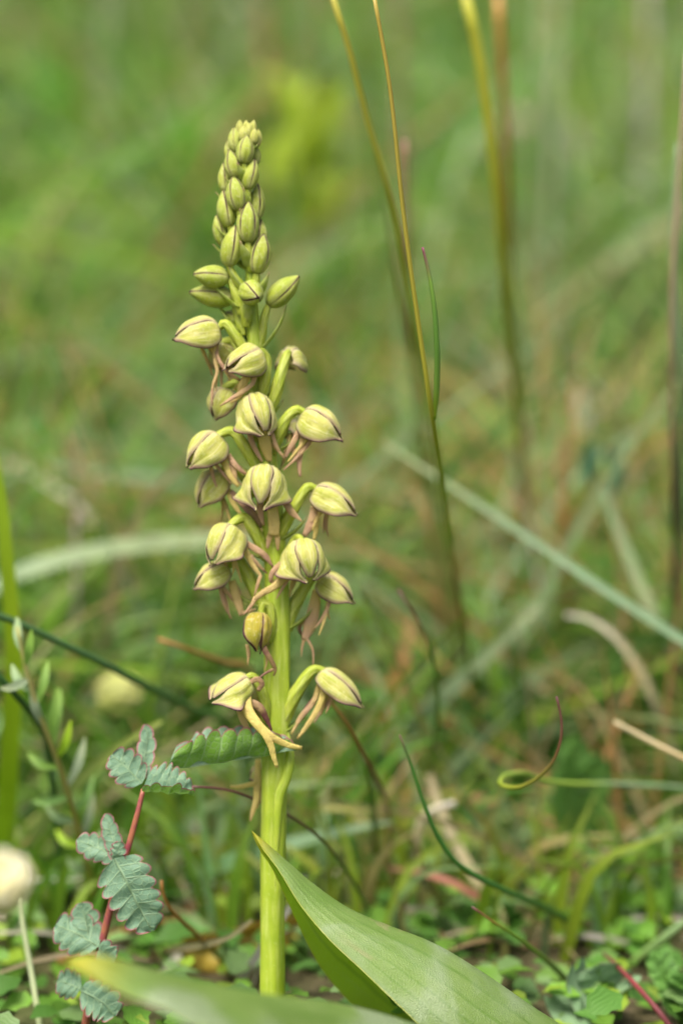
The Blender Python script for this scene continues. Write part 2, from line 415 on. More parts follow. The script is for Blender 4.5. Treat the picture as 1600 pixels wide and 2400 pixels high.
def add_bud(cf, tip, base, w, dyb=0.0, dyt=None, roll=0.0, ov=None, name='bud', mat=None, bract_len=1.0, lines=1.0, stemdrop=85, label=None):
    sc = (cf(1, 0)[0] - cf(0, 0)[0])
    P0 = sp(*cf(*base), dyb); P1 = sp(*cf(*tip), dyb if dyt is None else dyt)
    F = P1 - P0; L = F.length; F.normalize()
    ru = w * sc * KPX / 2
    U = (-FWD) - F * (-FWD).dot(F)
    if U.length < .3: U = Vector((0, 0, 1)) - F * F.z
    U.normalize(); U = Matrix.Rotation(R(roll), 3, F) @ U; Rv = F.cross(U)
    bx, by = cf(*base)
    if ov is None:
        py = by + stemdrop
        q0 = sp(stem_x(py), py, dyb * .35)
        pts = [q0, q0.lerp(P0, .55) + (P0 - sp(stem_x(by), by)) * .10, P0 + F * L * .03, P0 + F * L * .10]
    else:
        pts = [sp(*cf(x, y), d) for x, y, d in ov] + [P0 + F * L * .02, P0 + F * L * .10]
    body = ovary(pts, ru * 1.05, ru * 1.0, name)
    if label: body['label'] = label
    sd = rnd.random() * 50
    for k in range(3):
        cth = k * 120
        UU = Matrix.Rotation(R(cth), 3, F) @ U; RR = F.cross(UU)
        def half(t): return 61.5
        lo, hi = [(-45, 45), (-76, 93), (-93, 76)][k]
        mb = sepal_mesh(P0, F, UU, RR, L, ru, ru, lambda t: lo, lambda t: hi, BUD_T, BUD_S, 0, 1.0,
                        lambda t, c: lines * (.15 + .95 * smooth(.10, .55, t)), lift=.012 * k, seed=sd + k, nt=20, nc=14)
        part(mb, 'sepal', mat or M_BUD, orchid, body, solid=.10)
    # bract from the foot of the ovary
    out = (P0 - sp(stem_x(by), by)); out.z *= .2
    if out.length < .3: out = Vector((0, -1, 0))
    out.normalize()
    b0 = pts[0].lerp(pts[1], .3) + out * ru * .3
    b1 = P0 + F * L * .06 * bract_len + out * ru * .85 + Vector((rnd.choice((-1, 1)) * ru * .7, 0, 0))
    bract(body, orchid, b0, b1, out, ru * 1.15)
    return body

# --- upright buds of the spike tip (crop coordinates of the photo, depth in mm: negative = towards the viewer)
add_bud(c1, (650, 76), (650, 200), 62, .3, .5, 10, lines=.15, mat=M_TIP, stemdrop=20)
add_bud(c1, (703, 78), (700, 190), 56, .8, 1.0, 40, lines=.1, mat=M_TIP, stemdrop=20)
add_bud(c1, (766, 76), (745, 215), 66, .2, .3, 0, lines=.1, mat=M_TIP, stemdrop=20)
add_bud(c1, (676, 125), (685, 260), 82, -1.0, -.8, 20, lines=.15, mat=M_TIP, stemdrop=25)
add_bud(c1, (728, 100), (720, 230), 60, -.7, -.5, 60, lines=.1, mat=M_TIP, stemdrop=20)
add_bud(c1, (775, 145), (765, 275), 70, -.9, -.6, 30, lines=.15, mat=M_TIP, stemdrop=25)
add_bud(c1, (806, 155), (775, 310), 84, .2, .6, 0, lines=.2, mat=M_TIP, stemdrop=25)
add_bud(c1, (598, 138), (618, 350), 112, .0, .4, 35, lines=.35, stemdrop=40)
add_bud(c1, (706, 204), (685, 440), 140, -1.8, -1.3, 12, lines=.5, stemdrop=55)
add_bud(c1, (790, 300), (775, 450), 84, .8, 1.0, 20, lines=.4, stemdrop=45)
add_bud(c1, (545, 255), (580, 420), 84, 1.0, 1.4, 30, lines=.3, stemdrop=45)
add_bud(c1, (563, 325), (612, 560), 132, -1.3, -.8, 8, lines=.8, stemdrop=55)
add_bud(c1, (772, 402), (715, 655), 130, -1.5, -1.2, 62, lines=.9, stemdrop=60)
add_bud(c1, (517, 432), (535, 690), 118, .6, 1.0, 45, lines=.7, stemdrop=60)
add_bud(c1, (592, 540), (640, 830), 158, -1.8, -1.4, 12, lines=.9, stemdrop=62)
add_bud(c1, (799, 606), (785, 915), 126, .3, .6, 70, lines=1, stemdrop=62)
add_bud(c1, (512, 662), (560, 970), 156, -.5, 0, 50, lines=1, stemdrop=65)
add_bud(c1, (719, 753), (716, 1100), 172, -2.1, -1.7, 0, lines=1, stemdrop=68)
add_bud(c1, (452, 870), (520, 1130), 120, 1.0, 1.3, 60, lines=.6, stemdrop=60)
add_bud(c1, (826, 906), (800, 1210), 130, .9, 1.2, 40, lines=.8, stemdrop=62)
add_bud(c1, (612, 956), (555, 1300), 172, -1.6, -1.7, 58, lines=1, stemdrop=75)
add_bud(c1, (848, 1026), (788, 1360), 176, -1.2, -1.2, 8, lines=1, stemdrop=75)
# --- spreading buds below
add_bud(c1, (262, 1362), (555, 1400), 178, -.6, -1.6, 58, lines=1.1, ov=[(665, 1700, -.6), (625, 1560, -.9), (580, 1440, -.8)])
add_bud(c1, (228, 1512), (600, 1570), 180, .8, .9, 62, lines=1.1, ov=[(680, 1880, .4), (640, 1740, .8), (612, 1620, .9)])
add_bud(c1, (800, 1560), (700, 1490), 195, -2.2, -6.2, 25, lines=1.1, ov=[(705, 1800, -1), (695, 1660, -1.8), (690, 1540, -2.0)])
add_bud(c1, (1145, 1380), (885, 1620), 182, .2, -.4, 62, lines=1.1, ov=[(800, 2060, -.2), (830, 1860, 0), (860, 1700, .1)])
add_bud(c2, (462, 160), (590, 250), 120, 2.2, 2.2, 60, lines=.7, ov=[(660, 420, 1), (640, 330, 1.8)])

ARM = random.Random(21)
def add_flower(cf, s0, tip, H, W, dy0, dy1, ov, flare=(.2, .2), roll=0.0, lips=(), mat=None, label=None, droop=.08, ovw=1.9, bractd=None, upv=None, lw=1.0):
    sc = (cf(1, 0)[0] - cf(0, 0)[0])
    O = sp(*cf(*s0), dy0); E = sp(*cf(*tip), dy1)
    F = E - O; L = F.length; F.normalize()
    ref = Vector(upv) if upv else Vector((0, 0, 1))
    U = ref - F * ref.dot(F)
    U.normalize(); U = Matrix.Rotation(R(roll), 3, F) @ U; Rv = F.cross(U)
    ru = H * sc * KPX * 1.30; rw = W * sc * KPX * 1.03; O = O - U * ru * .18; L *= 1.06
    Obase = O + U * ru * .22
    pts = [sp(*cf(x, y), d) for x, y, d in ov]
    pts += [Obase - F * L * .02 + U * ru * .26, Obase + F * L * .12 + U * ru * .30]
    body = ovary(pts, ovw, ovw * .95, 'flower')
    if label: body['label'] = label
    sd = rnd.random() * 90
    mt = mat or M_SEP
    dors = lambda t: table([0, .3, .6, .8, .93, 1], [20, 31, 33, 28, 19, 5], t)
    part(sepal_mesh(O, F, U, Rv, L, ru, rw, lambda t: -dors(t), dors, HOOD_T, HOOD_S, 0, .97,
         lambda t, c: lw * (.35 + .65 * smooth(.0, .3, t)), droop=droop, lift=.015, seed=sd), 'sepal', mt, orchid, body, solid=.14)
    for sg, fl in ((-1, flare[0]), (1, flare[1])):
        jd = rnd.uniform(-.01, .09); fl = fl * .85 + rnd.uniform(-.05, .10); gp = rnd.uniform(4, 18)
        lat = lambda t: 33 + table([0, .25, .5, .72, .86, .95, 1.05], [66, 76, 72, 62, 47, 29, 4], t)
        part(sepal_mesh(O, F, U, Rv, L, ru, rw, lambda t: dors(t) - 3 + (10 + gp) * smooth(.58, 1.0, t), lat, HOOD_T, HOOD_S, 0, 1.02 + jd,
             lambda t, c: lw * ((.45 + .65 * smooth(.0, .35, t)) * (1.3 if c > .5 else .35)), flare=fl, sign=sg, droop=droop, seed=sd + sg * 7), 'sepal', mt, orchid, body, solid=.14)
    if lips:
        mb = MB()
        for ln in lips:
            cols = ln.get('cv', (.0, .3)); wd = ln.get('w', (26, 22, 18, 8))
            wd = [x * sc * KPX * 1.18 for x in wd]
            mb.sweep([sp(*cf(x, y), d) for x, y, d in ln['p']], wd, [max(.24, x * .27) for x in wd], n=14, sides=10, cv=list(cols))
        # the thin arms of the lip hang out of the open hood
        for k in range(3):
            q = O + F * L * ARM.uniform(.3, .5) + Rv * rw * ARM.uniform(-.5, .5); dn = Vector((ARM.uniform(-.35, .35), ARM.uniform(-.3, .3), -1)) + (sp(stem_x(cf(*s0)[1]), cf(*s0)[1]) - O).normalized() * .45
            ll = ARM.uniform(4.2, 6.8); sw = Vector((ARM.uniform(-.5, .5), ARM.uniform(-.4, .4), 0)); c0 = ARM.choice((.0, .1, .35))
            mb.sweep([q, q + dn * ll * .4, q + dn * ll * .75 + sw, q + dn * ll + sw * 2.4], [.5, .62, .52, .18], [.2, .22, .2, .14], n=12, sides=8, cv=[c0, c0 + .2, c0 + .1])
        part(mb, 'lip', M_LIP, orchid, body)
    # bract at the foot of the ovary
    if bractd is not False:
        out = (pts[1] - pts[0]).cross(Vector((0, 1, 0))).normalized()
        if out.z > 0: out = -out
        k = bractd if bractd else .55
        bract(body, orchid, pts[0] + out * .3, pts[0].lerp(pts[-2], k) + out * ovw * .75, out, ovw * .9)
    return body
LP = lambda p, cv=(.1, .4), w=(26, 22, 18, 8): {'p': p, 'cv': cv, 'w': w}

# F1 big left hood, side on
add_flower(c2, (425, 320), (112, 358), 128, 120, -1.2, -2.6, [(640, 520, -.6), (590, 420, -1.2), (520, 310, -1.6), (455, 240, -1.5)], (.05, .08),
    lips=[LP([(385, 400, -1.6), (388, 520, -2.4), (405, 600, -2.6), (378, 690, -2.6), (366, 780, -2.6), (372, 850, -2.4)], (.15, .5), (26, 24, 22, 20, 8)),
          LP([(400, 400, -1.2), (402, 470, -2.2), (435, 545, -2.8), (500, 612, -3.0), (575, 665, -2.8)], (.6, .75, .6), (26, 26, 24, 18)),
          LP([(400, 560, -2.4), (402, 640, -2.2), (395, 745, -2.2)], (.1, .3), (16, 14, 8))])
# F2 front hood turned left
add_flower(c2, (730, 490), (492, 582), 118, 128, -2.2, -5.0, [(690, 900, -.8), (740, 740, -1.6), (765, 600, -2.0), (768, 500, -2.0)], (.02, .05), roll=-12,
    lips=[LP([(640, 560, -3.2), (615, 650, -3.4), (585, 710, -3.4), (565, 780, -3.0), (500, 830, -3.0)], (.05, .25), (62, 56, 50, 34, 12)),
          LP([(690, 590, -3.2), (668, 680, -3.9), (610, 735, -4.4), (530, 785, -4.6), (425, 852, -4.4)], (.3, .45, .5), (26, 28, 30, 26, 8))])
# F3 pale flower half hidden behind F1
add_flower(c2, (470, 400), (400, 570), 95, 90, 2.6, 2.2, [(600, 560, 1.4), (560, 450, 2.4), (510, 380, 2.8)], (.1, .1),
    lips=[LP([(365, 500, 2.2), (358, 560, 2.2), (366, 625, 2.2)], (.6, .6), (20, 20, 10))], bractd=False)
# F4 pale flower hanging at left
add_flower(c2, (500, 735), (400, 935), 112, 105, .6, .8, [(640, 900, .8), (600, 780, .8), (550, 690, .8)], (.05, .15), bractd=False)
# F5 flower facing away to the right, seen from behind
add_flower(c2, (920, 505), (985, 570), 108, 108, 0.4, 5.8, [(760, 940, -.6), (820, 800, -.9), (860, 660, -.9), (895, 540, -.4)], (.1, .1), ovw=2.3, bractd=.35)
# F6 front hood
add_flower(c2, (648, 800), (752, 1045), 135, 128, -1.8, -5.4, [(680, 1120, -.8), (660, 960, -1.2), (640, 820, -1.2), (632, 775, -1.3)], (.08, .75), upv=(0, -.25, 1),
    lips=[LP([(640, 1000, -3.2), (650, 1090, -3.4), (690, 1180, -3.0), (735, 1260, -2.6)], (.5, .7, .4), (34, 36, 30, 14)),
          LP([(790, 980, -3.0), (815, 1080, -3.4), (850, 1170, -3.2), (900, 1240, -2.8)], (.35, .45, .4), (24, 26, 24, 12)),
          LP([(730, 1000, -3.0), (750, 1090, -3.2), (770, 1180, -2.8), (790, 1260, -2.4)], (.05, .1, .2), (66, 80, 70, 30))])
# F7 right hood
add_flower(c2, (1015, 945), (1290, 1082), 140, 120, -.6, -2.0, [(800, 1200, -.4), (860, 1060, -.9), (910, 950, -1.1), (985, 880, -1.1)], (.1, .1),
    lips=[LP([(1015, 1010, -.8), (980, 1090, -1.2), (940, 1160, -1.4), (905, 1230, -1.4)], (.5, .6, .5), (34, 38, 34, 18)),
          LP([(1040, 1040, -.8), (1030, 1120, -1.0), (1015, 1200, -1.2), (1008, 1290, -1.2), (1015, 1370, -1.2)], (.1, .5, .6), (40, 42, 38, 30, 16))], ovw=2.2)
# F8 left hood
add_flower(c3, (400, 270), (150, 462), 140, 120, -1.0, -2.8, [(700, 560, -.4), (640, 440, -1.0), (560, 300, -1.4), (470, 200, -1.4)], (.08, .1),
    lips=[LP([(405, 370, -1.2), (420, 450, -1.8), (455, 540, -2.0), (520, 620, -1.8)], (.0, .1, .2), (34, 40, 36, 20)),
          LP([(440, 380, -1.0), (480, 440, -1.8), (530, 490, -2.0), (585, 530, -1.8)], (.5, .7, .7), (40, 42, 34, 18)),
          LP([(455, 440, -1.4), (485, 520, -1.6), (500, 600, -1.6)], (.6, .7), (46, 40, 16))], ovw=2.2)
# F9 pale flower behind at left
add_flower(c3, (410, 530), (232, 758), 125, 105, 1.8, 1.2, [(640, 700, .8), (560, 540, 1.6), (470, 470, 1.8)], (.05, .1),
    lips=[LP([(440, 640, 1.0), (465, 720, .6), (520, 810, .2), (560, 860, 0)], (.0, .1, .2), (36, 40, 32, 14)),
          LP([(460, 660, .8), (540, 740, -.2), (610, 810, -.6), (660, 870, -.6), (690, 940, -.4)], (.5, .75, .75, .6), (36, 46, 56, 50, 26))], bractd=False)
# F10 front hood, nearly symmetrical
add_flower(c3, (735, 495), (690, 765), 150, 150, -1.6, -5.6, [(760, 820, -.8), (790, 680, -.6), (770, 560, -.5), (742, 470, -.8)], (.55, .75), upv=(0, -.2, 1),
    lips=[LP([(690, 660, -3.4), (686, 760, -3.6), (690, 840, -3.2), (712, 920, -2.6)], (.5, .65, .6), (44, 46, 40, 16)),
          LP([(770, 660, -3.2), (778, 780, -3.4), (790, 900, -3.2), (790, 1000, -2.9)], (.0, .12, .2), (66, 76, 78, 70)),
          LP([(775, 960, -2.9), (752, 1030, -2.6), (740, 1095, -2.4)], (.2, .5), (44, 38, 16)), LP([(808, 960, -2.9), (818, 1040, -2.6), (820, 1110, -2.2)], (.2, .45), (40, 34, 16)),
          LP([(830, 680, -3.0), (880, 750, -3.2), (930, 820, -3.2), (1005, 890, -3.0)], (.35, .55, .55), (40, 50, 44, 8))])
# F11 right hood
add_flower(c3, (1085, 680), (1400, 800), 124, 120, -.6, -1.6, [(820, 1040, -.4), (880, 900, -.8), (960, 760, -1.1), (1050, 625, -1.2)], (.25, .4), droop=.14,
    lips=[LP([(1095, 770, -.8), (1090, 850, -.8), (1060, 930, -.8), (1020, 1000, -.8)], (.3, .55, .5), (46, 60, 60, 30)), LP([(1105, 770, -.6), (1118, 860, -.5), (1112, 950, -.5), (1095, 1030, -.5)], (.0, .1), (30, 34, 34, 20))], ovw=2.2)
# F12 left front hood
add_flower(c3, (490, 950), (335, 1195), 140, 135, -1.8, -4.8, [(740, 1180, -.6), (680, 1040, -1.1), (620, 930, -1.4), (560, 860, -1.6)], (.5, .25), roll=4,
    lips=[LP([(545, 1060, -2.0), (590, 1150, -2.2), (640, 1240, -2.2), (695, 1310, -2.2)], (.0, .15, .3), (46, 44, 36, 18)), LP([(580, 1060, -1.8), (650, 1100, -2.4), (720, 1150, -2.8), (785, 1240, -2.8)], (.45, .7, .85), (44, 44, 40, 12)),
          LP([(610, 1150, -2.2), (670, 1220, -2.2), (740, 1290, -2.0)], (.6, .9), (26, 24, 8)), LP([(690, 1300, -2.2), (670, 1360, -2.4), (640, 1460, -2.4)], (.35, .5), (26, 22, 8))], ovw=2.2)
# F13 right front hood
add_flower(c3, (985, 1060), (1060, 1325), 150, 155, -2.0, -5.4, [(800, 1340, -.6), (850, 1220, -1.1), (910, 1110, -1.4), (960, 1020, -1.4)], (.55, .65), upv=(0, -.2, 1),
    lips=[LP([(900, 1190, -2.8), (840, 1220, -3.2), (775, 1290, -3.4), (770, 1350, -3.0), (800, 1350, -2.6), (830, 1310, -2.4)], (.3, .5, .5), (40, 44, 40, 34, 26, 14)),
          LP([(930, 1220, -2.6), (870, 1310, -3.4), (790, 1390, -3.8), (700, 1440, -4.0), (640, 1490, -4.0)], (.05, .2, .3), (70, 62, 50, 44, 30)),
          LP([(650, 1470, -4.0), (620, 1530, -4.0), (560, 1600, -3.8)], (.3, .55), (30, 24, 8))])
# F14 lower left hood, side on
add_flower(c3, (455, 1265), (190, 1370), 108, 110, .2, -.2, [(720, 1560, .2), (640, 1400, .4), (560, 1240, .4), (490, 1165, .3)], (.2, .3), droop=.16,
    lips=[LP([(470, 1340, .2), (490, 1430, 0), (520, 1520, -.2), (545, 1610, -.4)], (.0, .2, .35), (50, 60, 56, 34)), LP([(480, 1340, .6), (520, 1420, .6), (545, 1500, .6)], (.3, .5), (24, 24, 12)),
          LP([(545, 1590, -.4), (590, 1580, -.6), (650, 1560, -.8)], (.3, .4), (24, 20, 10))], ovw=2.4)
# F15 right hood behind F13
add_flower(c4, (1080, 200), (1330, 320), 108, 110, 1.4, .6, [(850, 560, .4), (890, 420, .8), (960, 280, 1.2), (1050, 150, 1.4)], (.2, .3), droop=.15,
    lips=[LP([(1070, 260, 1.0), (1055, 380, .9), (1030, 500, .8), (980, 630, .6)], (.05, .35, .5), (50, 80, 90, 40)), LP([(990, 600, .6), (1040, 690, .6), (1048, 760, .6), (1045, 830, .6)], (.5, .6), (20, 18, 12, 6)),
          LP([(985, 610, .6), (965, 680, .7), (960, 750, .8)], (.4, .5), (22, 16, 6)), LP([(975, 480, 1.6), (945, 540, 1.8), (970, 600, 1.8)], (.5, .9), (30, 30, 14))], ovw=2.4)
# F16 withered flower on the stem
add_flower(c4, (640, 430), (650, 690), 88, 105, -2.8, -4.6, [(720, 640, -1.8), (740, 500, -2.2), (720, 380, -2.6), (680, 360, -3.0)], (-.1, .45), roll=-52, mat=M_WIL, label='withered yellow flower with dark brown margins', lw=.8,
    lips=[LP([(655, 620, -4.4), (690, 700, -4.6), (740, 780, -4.4), (770, 850, -4.0), (755, 890, -3.8)], (.8, .9, .95), (44, 40, 32, 28, 10)), LP([(760, 840, -4.0), (700, 870, -4.0), (650, 905, -4.0)], (.85, .8), (20, 18, 10)),
          LP([(560, 660, -3.2), (572, 730, -3.0), (568, 810, -2.8)], (.3, .4), (22, 24, 8)), LP([(700, 720, -4.0), (705, 790, -3.8), (690, 850, -3.6)], (.3, .3), (16, 14, 6))], bractd=False)
# F17 lowest left flower with its lip like a little man
add_flower(c4, (575, 930), (320, 1050), 92, 128, -3.0, -5.4, [(700, 1240, -1.6), (690, 1080, -2.4), (650, 960, -3.0), (600, 890, -3.0)], (.9, 1.0), roll=-14, droop=.12,
    lips=[LP([(545, 960, -3.8), (540, 1060, -5.2), (575, 1160, -6.2), (640, 1250, -6.9), (705, 1325, -7.2)], (.0, .05, .0), (104, 96, 70, 64, 50)),
          LP([(630, 1235, -6.8), (690, 1310, -7.2), (735, 1400, -7.2), (757, 1485, -7.0), (782, 1565, -6.8)], (.0, .05), (56, 52, 46, 36, 20)), LP([(630, 1235, -6.8), (710, 1315, -7.2), (790, 1368, -7.0), (880, 1405, -6.8), (965, 1422, -6.4)], (.0, .08), (56, 52, 46, 38, 24)),
          LP([(505, 1060, -4.4), (515, 1160, -4.6), (545, 1240, -4.6), (590, 1310, -4.2)], (.05, .3), (50, 46, 44, 14)), LP([(590, 1090, -4.6), (650, 1120, -4.6), (700, 1200, -4.4), (742, 1290, -4.2)], (.6, .95, .95), (56, 52, 34, 12)),
          LP([(575, 945, -4.4), (640, 915, -4.8), (672, 950, -4.8), (640, 1000, -4.4)], (.5, .85, .7), (30, 36, 34, 26))], bractd=False)
# F18 lowest right hood
add_flower(c4, (1085, 880), (1400, 1060), 92, 112, -.4, -1.4, [(800, 1330, -.2), (860, 1150, -.6), (930, 1000, -1.0), (1040, 850, -1.0)], (.25, .35), ovw=2.5, droop=.17,
    lips=[LP([(1120, 940, -.6), (1120, 1030, -1.2), (1070, 1150, -1.6), (1000, 1260, -1.8), (930, 1355, -1.8)], (.0, .15, .2), (46, 40, 36, 32, 14)), LP([(1090, 960, -.2), (1050, 1080, -.6), (960, 1190, -1.0), (885, 1320, -1.2)], (.1, .45, .2), (36, 34, 34, 12)),
          LP([(1060, 1050, -.4), (1010, 1110, -.6), (960, 1170, -.6)], (.8, .95), (26, 28, 12))])
# F19, F20 flowers mostly behind the stem
add_flower(c2, (905, 1000), (960, 1090), 90, 90, 3.6, 5.6, [(780, 1200, 1.6), (820, 1100, 3), (870, 1000, 3.6)], (.1, .1), bractd=False,
    lips=[LP([(940, 1080, 4), (965, 1180, 3.6), (990, 1260, 3.2)], (.3, .5), (50, 40, 16))])
add_flower(c5, (1330, 400), (1240, 440), 60, 60, 4.0, 4.6, [(1380, 560, 1.4), (1390, 470, 3.4), (1370, 410, 4.0)], (.1, .1), bractd=False,
    lips=[LP([(1275, 330, 2.6), (1275, 420, 1.6), (1272, 480, 1.2), (1268, 530, 1.0)], (.0, .05), (30, 34, 40, 34)), LP([(1270, 470, 1.2), (1220, 480, .8), (1160, 492, .6), (1110, 490, .6)], (.0, .1), (34, 26, 26, 16)),
          LP([(1270, 520, 1.0), (1262, 580, .8), (1245, 640, .6), (1230, 695, .6)], (.05, .3), (34, 30, 26, 8))])
# decurrent ridge of the lowest bract on the stem
mb = MB(); mb.sweep([sp(672, 1710, -.8), sp(680, 1765, -1.1), sp(672, 1820, -1.5), sp(655, 1865, -2.0), sp(648, 1960, -1.95), sp(646, 2080, -1.7)], [.4, 1.6, 1.7, 1.3, .7, .2], [.5, 1.4, 1.4, 1.1, .5, .2], n=24, sides=10)
part(mb, 'stem_sheath', M_STEM, orchid)

# ------------------------------------------------------------------ broad orchid leaves in front
ros = thing('orchid_leaf_rosette', 'two broad glossy folded green leaves arching in front of the orchid stem', 'leaves', at(1560, 2700, -10))
def folded_leaf(stations, name, n=46, nb=9, na=15):
    """stations: (E fold edge, M near margin, N far margin) each (px, py, Y)"""
    E = spline([at(*s[0]) for s in stations], n); M_ = spline([at(*s[1]) for s in stations], n); N_ = spline([at(*s[2]) for s in stations], n)
    mb = MB(); rows = []
    for i in range(n + 1):
        t = i / n; row = []
        e, mm_, nn = E[i], M_[i], N_[i]
        wA = (mm_ - e).length; wB = (nn - e).length
        wav = .35 * noise.noise(Vector((t * 7, 1, 0)))
        for j in range(nb):
            u = 1 - j / nb
            p = e.lerp(nn, u) + Vector((0, 1, .35)) * (math.sin(math.pi * u) * wB * .16)
            row.append(mb.vert(p, tt=t, vc=.5 - .5 * u, ed=(1 - u) * wB))
        for j in range(na + 1):
            u = j / na
            p = e.lerp(mm_, u) + Vector((0, -1, .25)) * (math.sin(math.pi * u ** .8) * wA * .20 + wav * u * min(1, wA * .2)
                + .10 * wA * noise.noise(Vector((t * 5, u * 1.5, 4))) * u)
            row.append(mb.vert(p, tt=t, vc=.5 + .5 * u, ed=(1 - u) * wA))
        rows.append(row)
    mb.grid(rows)
    return part(mb, name, M_LEAF, ros)
v = lambda x, y, d: (*V(x, y), d)
folded_leaf([
    (v(576, 1906, -4), v(578, 1908, -4.2), v(577, 1908, -3.8)),
    (v(612, 1936, -4.5), v(600, 1946, -5.5), v(594, 1950, -4)),
    (v(660, 1978, -5), v(640, 2000, -8), v(622, 1990, -3)),
    (v(720, 2030, -6), v(688, 2078, -11), v(655, 2060, -1)),
    (v(800, 2085, -7), v(755, 2158, -15), v(692, 2140, 2)),
    (v(880, 2120, -8), v(830, 2228, -18), v(745, 2235, 5)),
    (v(1000, 2168, -10), v(915, 2310, -21), v(830, 2330, 7)),
    (v(1110, 2234, -11), v(1000, 2390, -23), v(930, 2420, 8)),
    (v(1210, 2303, -12), v(1110, 2470, -23), v(1060, 2500, 8)),
    (v(1330, 2385, -12), v(1250, 2560, -20), v(1220, 2580, 6)),
    (v(1480, 2540, -10), v(1440, 2660, -14), v(1440, 2660, 0))], 'leaf')
folded_leaf([
    (v(150, 2208, -76), v(150, 2214, -76), v(150, 2214, -76)),
    (v(205, 2192, -76), v(200, 2240, -79), v(200, 2245, -73)),
    (v(290, 2208, -74), v(290, 2288, -82), v(300, 2290, -66)),
    (v(380, 2232, -71), v(385, 2322, -86), v(400, 2330, -63)),
    (v(480, 2256, -68), v(480, 2385, -89), v(500, 2390, -59)),
    (v(620, 2284, -63), v(610, 2440, -89), v(640, 2450, -53)),
    (v(780, 2304, -49), v(760, 2500, -72), v(800, 2510, -38)),
    (v(950, 2350, -41), v(920, 2550, -64), v(970, 2560, -29)),
    (v(1150, 2430, -23), v(1120, 2600, -39), v(1160, 2610, -14)),
    (v(1440, 2580, -14), v(1420, 2670, -21), v(1430, 2670, -9))], 'leaf')

# ------------------------------------------------------------------ toothed leaflets (salad burnet and other herbs)
def scr(dx, dy, dz):
    """screen pixels right, pixels down, mm away -> world vector in mm"""
    return RGT * dx * KPX - UPV * dy * KPX + FWD * dz
def leaflet(mb, mid, hw, dirs, teeth=6, depth=.28, nt=None, nc=6, prof=None, bulge=.12, phase=0.0):
    """mid: world points base->tip; hw: max half width mm; dirs: two world unit vectors (left/right half)"""
    nt = nt or teeth * 6
    P = spline(mid, nt)
    Ltot = sum((b - a).length for a, b in zip(P, P[1:]))
    prof = prof or ([0, .12, .35, .6, .82, .95, 1], [.35, .75, 1, .95, .68, .38, .10])
    for k, dv in enumerate(dirs):
        rows = []
        for i in range(nt + 1):
            t = i / nt
            d = (P[min(i + 1, nt)] - P[max(i - 1, 0)]).normalized()
            a = Vector(dv(t) if callable(dv) else dv); a = (a - d * a.dot(d)); 
            if a.length < 1e-3: a = d.orthogonal()
            a.normalize(); nrm = d.cross(a)
            ph = (t * teeth + phase + k * .3) % 1.0
            tooth = 1 - depth * (1 - (math.sin(math.pi * min(1, ph * 1.02)) ** .55))
            w = hw * table(prof[0], prof[1], t) * tooth
            row = []
            for j in range(nc + 1):
                c = (j / nc) ** .85
                fwdp = d * (.30 * w * c)      # lobes lean towards the tip
                p = P[i] + a * (w * c) + fwdp + nrm * (math.sin(math.pi * c) * w * bulge) + nrm * (.12 * hw * noise.noise(Vector((t * 6, c * 2, k * 5 + hw))))
                row.append(mb.vert(p, tt=t, vc=c, ed=(1 - c) * w, lx=t * Ltot, ly=c * w * (1 if k else -1), sv=t * teeth + phase + k * .3 - c * .12 + .0))
            rows.append(row if k else row[::-1])
        mb.grid(rows)
def c5p(x, y, dy=0.0): return sp(*c5(x, y), dy)

bur = thing('salad_burnet', 'salad burnet with red stem and toothed blue green leaflets beside the orchid', 'herb', (sp(200, 2560, 0).x, 4, 0))
mb = MB()
bs = [c5p(598, 505, -6.0), c5p(560, 660, -6.2), c5p(505, 860, -6.0), c5p(432, 1100, -5.4), c5p(352, 1420, -4.4), sp(212, 2330, -3.0), sp(196, 2440, -1), sp(180, 2570, 1)]
mb.sweep(bs, [.75, .95, 1.1, 1.2, 1.25, 1.3, 1.35, 1.4], n=40, sides=12)
part(mb, 'stem', M_BSTEM, bur)
def lf(mid, hw, d1, d2, teeth=6, depth=.28, dy=-6.0, prof=None, label=None, mat=None, bulge=.12, phase=0.0):
    mb = MB()
    leaflet(mb, [c5p(x, y, d) for x, y, d in mid], hw, (scr(*d1).normalized(), scr(*d2).normalized()), teeth, depth, prof=prof, bulge=bulge, phase=phase)
    return part(mb, 'leaflet', mat or M_BUR, bur)
PR1 = ([0, .1, .3, .6, .8, .93, 1], [.55, .85, 1, .95, .75, .5, .15])
# the long leaflet reaching across the orchid stem: fold low, both halves rising
lf([(745, 372, -5.2), (860, 378, -5.0), (1060, 345, -4.4), (1260, 312, -3.8), (1500, 276, -3.0)], 6.0, (-30, -95, -3.0), (10, -130, 3.2), 8, .22, prof=([0, .1, .3, .6, .8, .93, 1], [.6, .9, 1, .85, .62, .38, .1]))
# front right cupped leaflet
lf([(590, 512, -7.0), (690, 520, -7.6), (790, 524, -7.6), (890, 532, -7.0)], 4.9, (-30, -35, -5.5), (15, -150, 3.5), 6, .30, prof=([0, .1, .3, .6, .8, .93, 1], [.75, .95, 1, .8, .58, .38, .12]))
# left leaflet and upright leaflet of the same end group
lf([(590, 470, -6.2), (540, 420, -6.0), (480, 360, -5.8), (412, 300, -5.6)], 3.0, (60, -110, 2), (-40, 80, -2.5), 4, .30, prof=PR1)
lf([(585, 450, -5.6), (600, 340, -4.6), (620, 230, -3.6), (612, 122, -2.8)], 1.6, (100, -10, 1.5), (-100, -8, -1), 4, .22, prof=PR1)
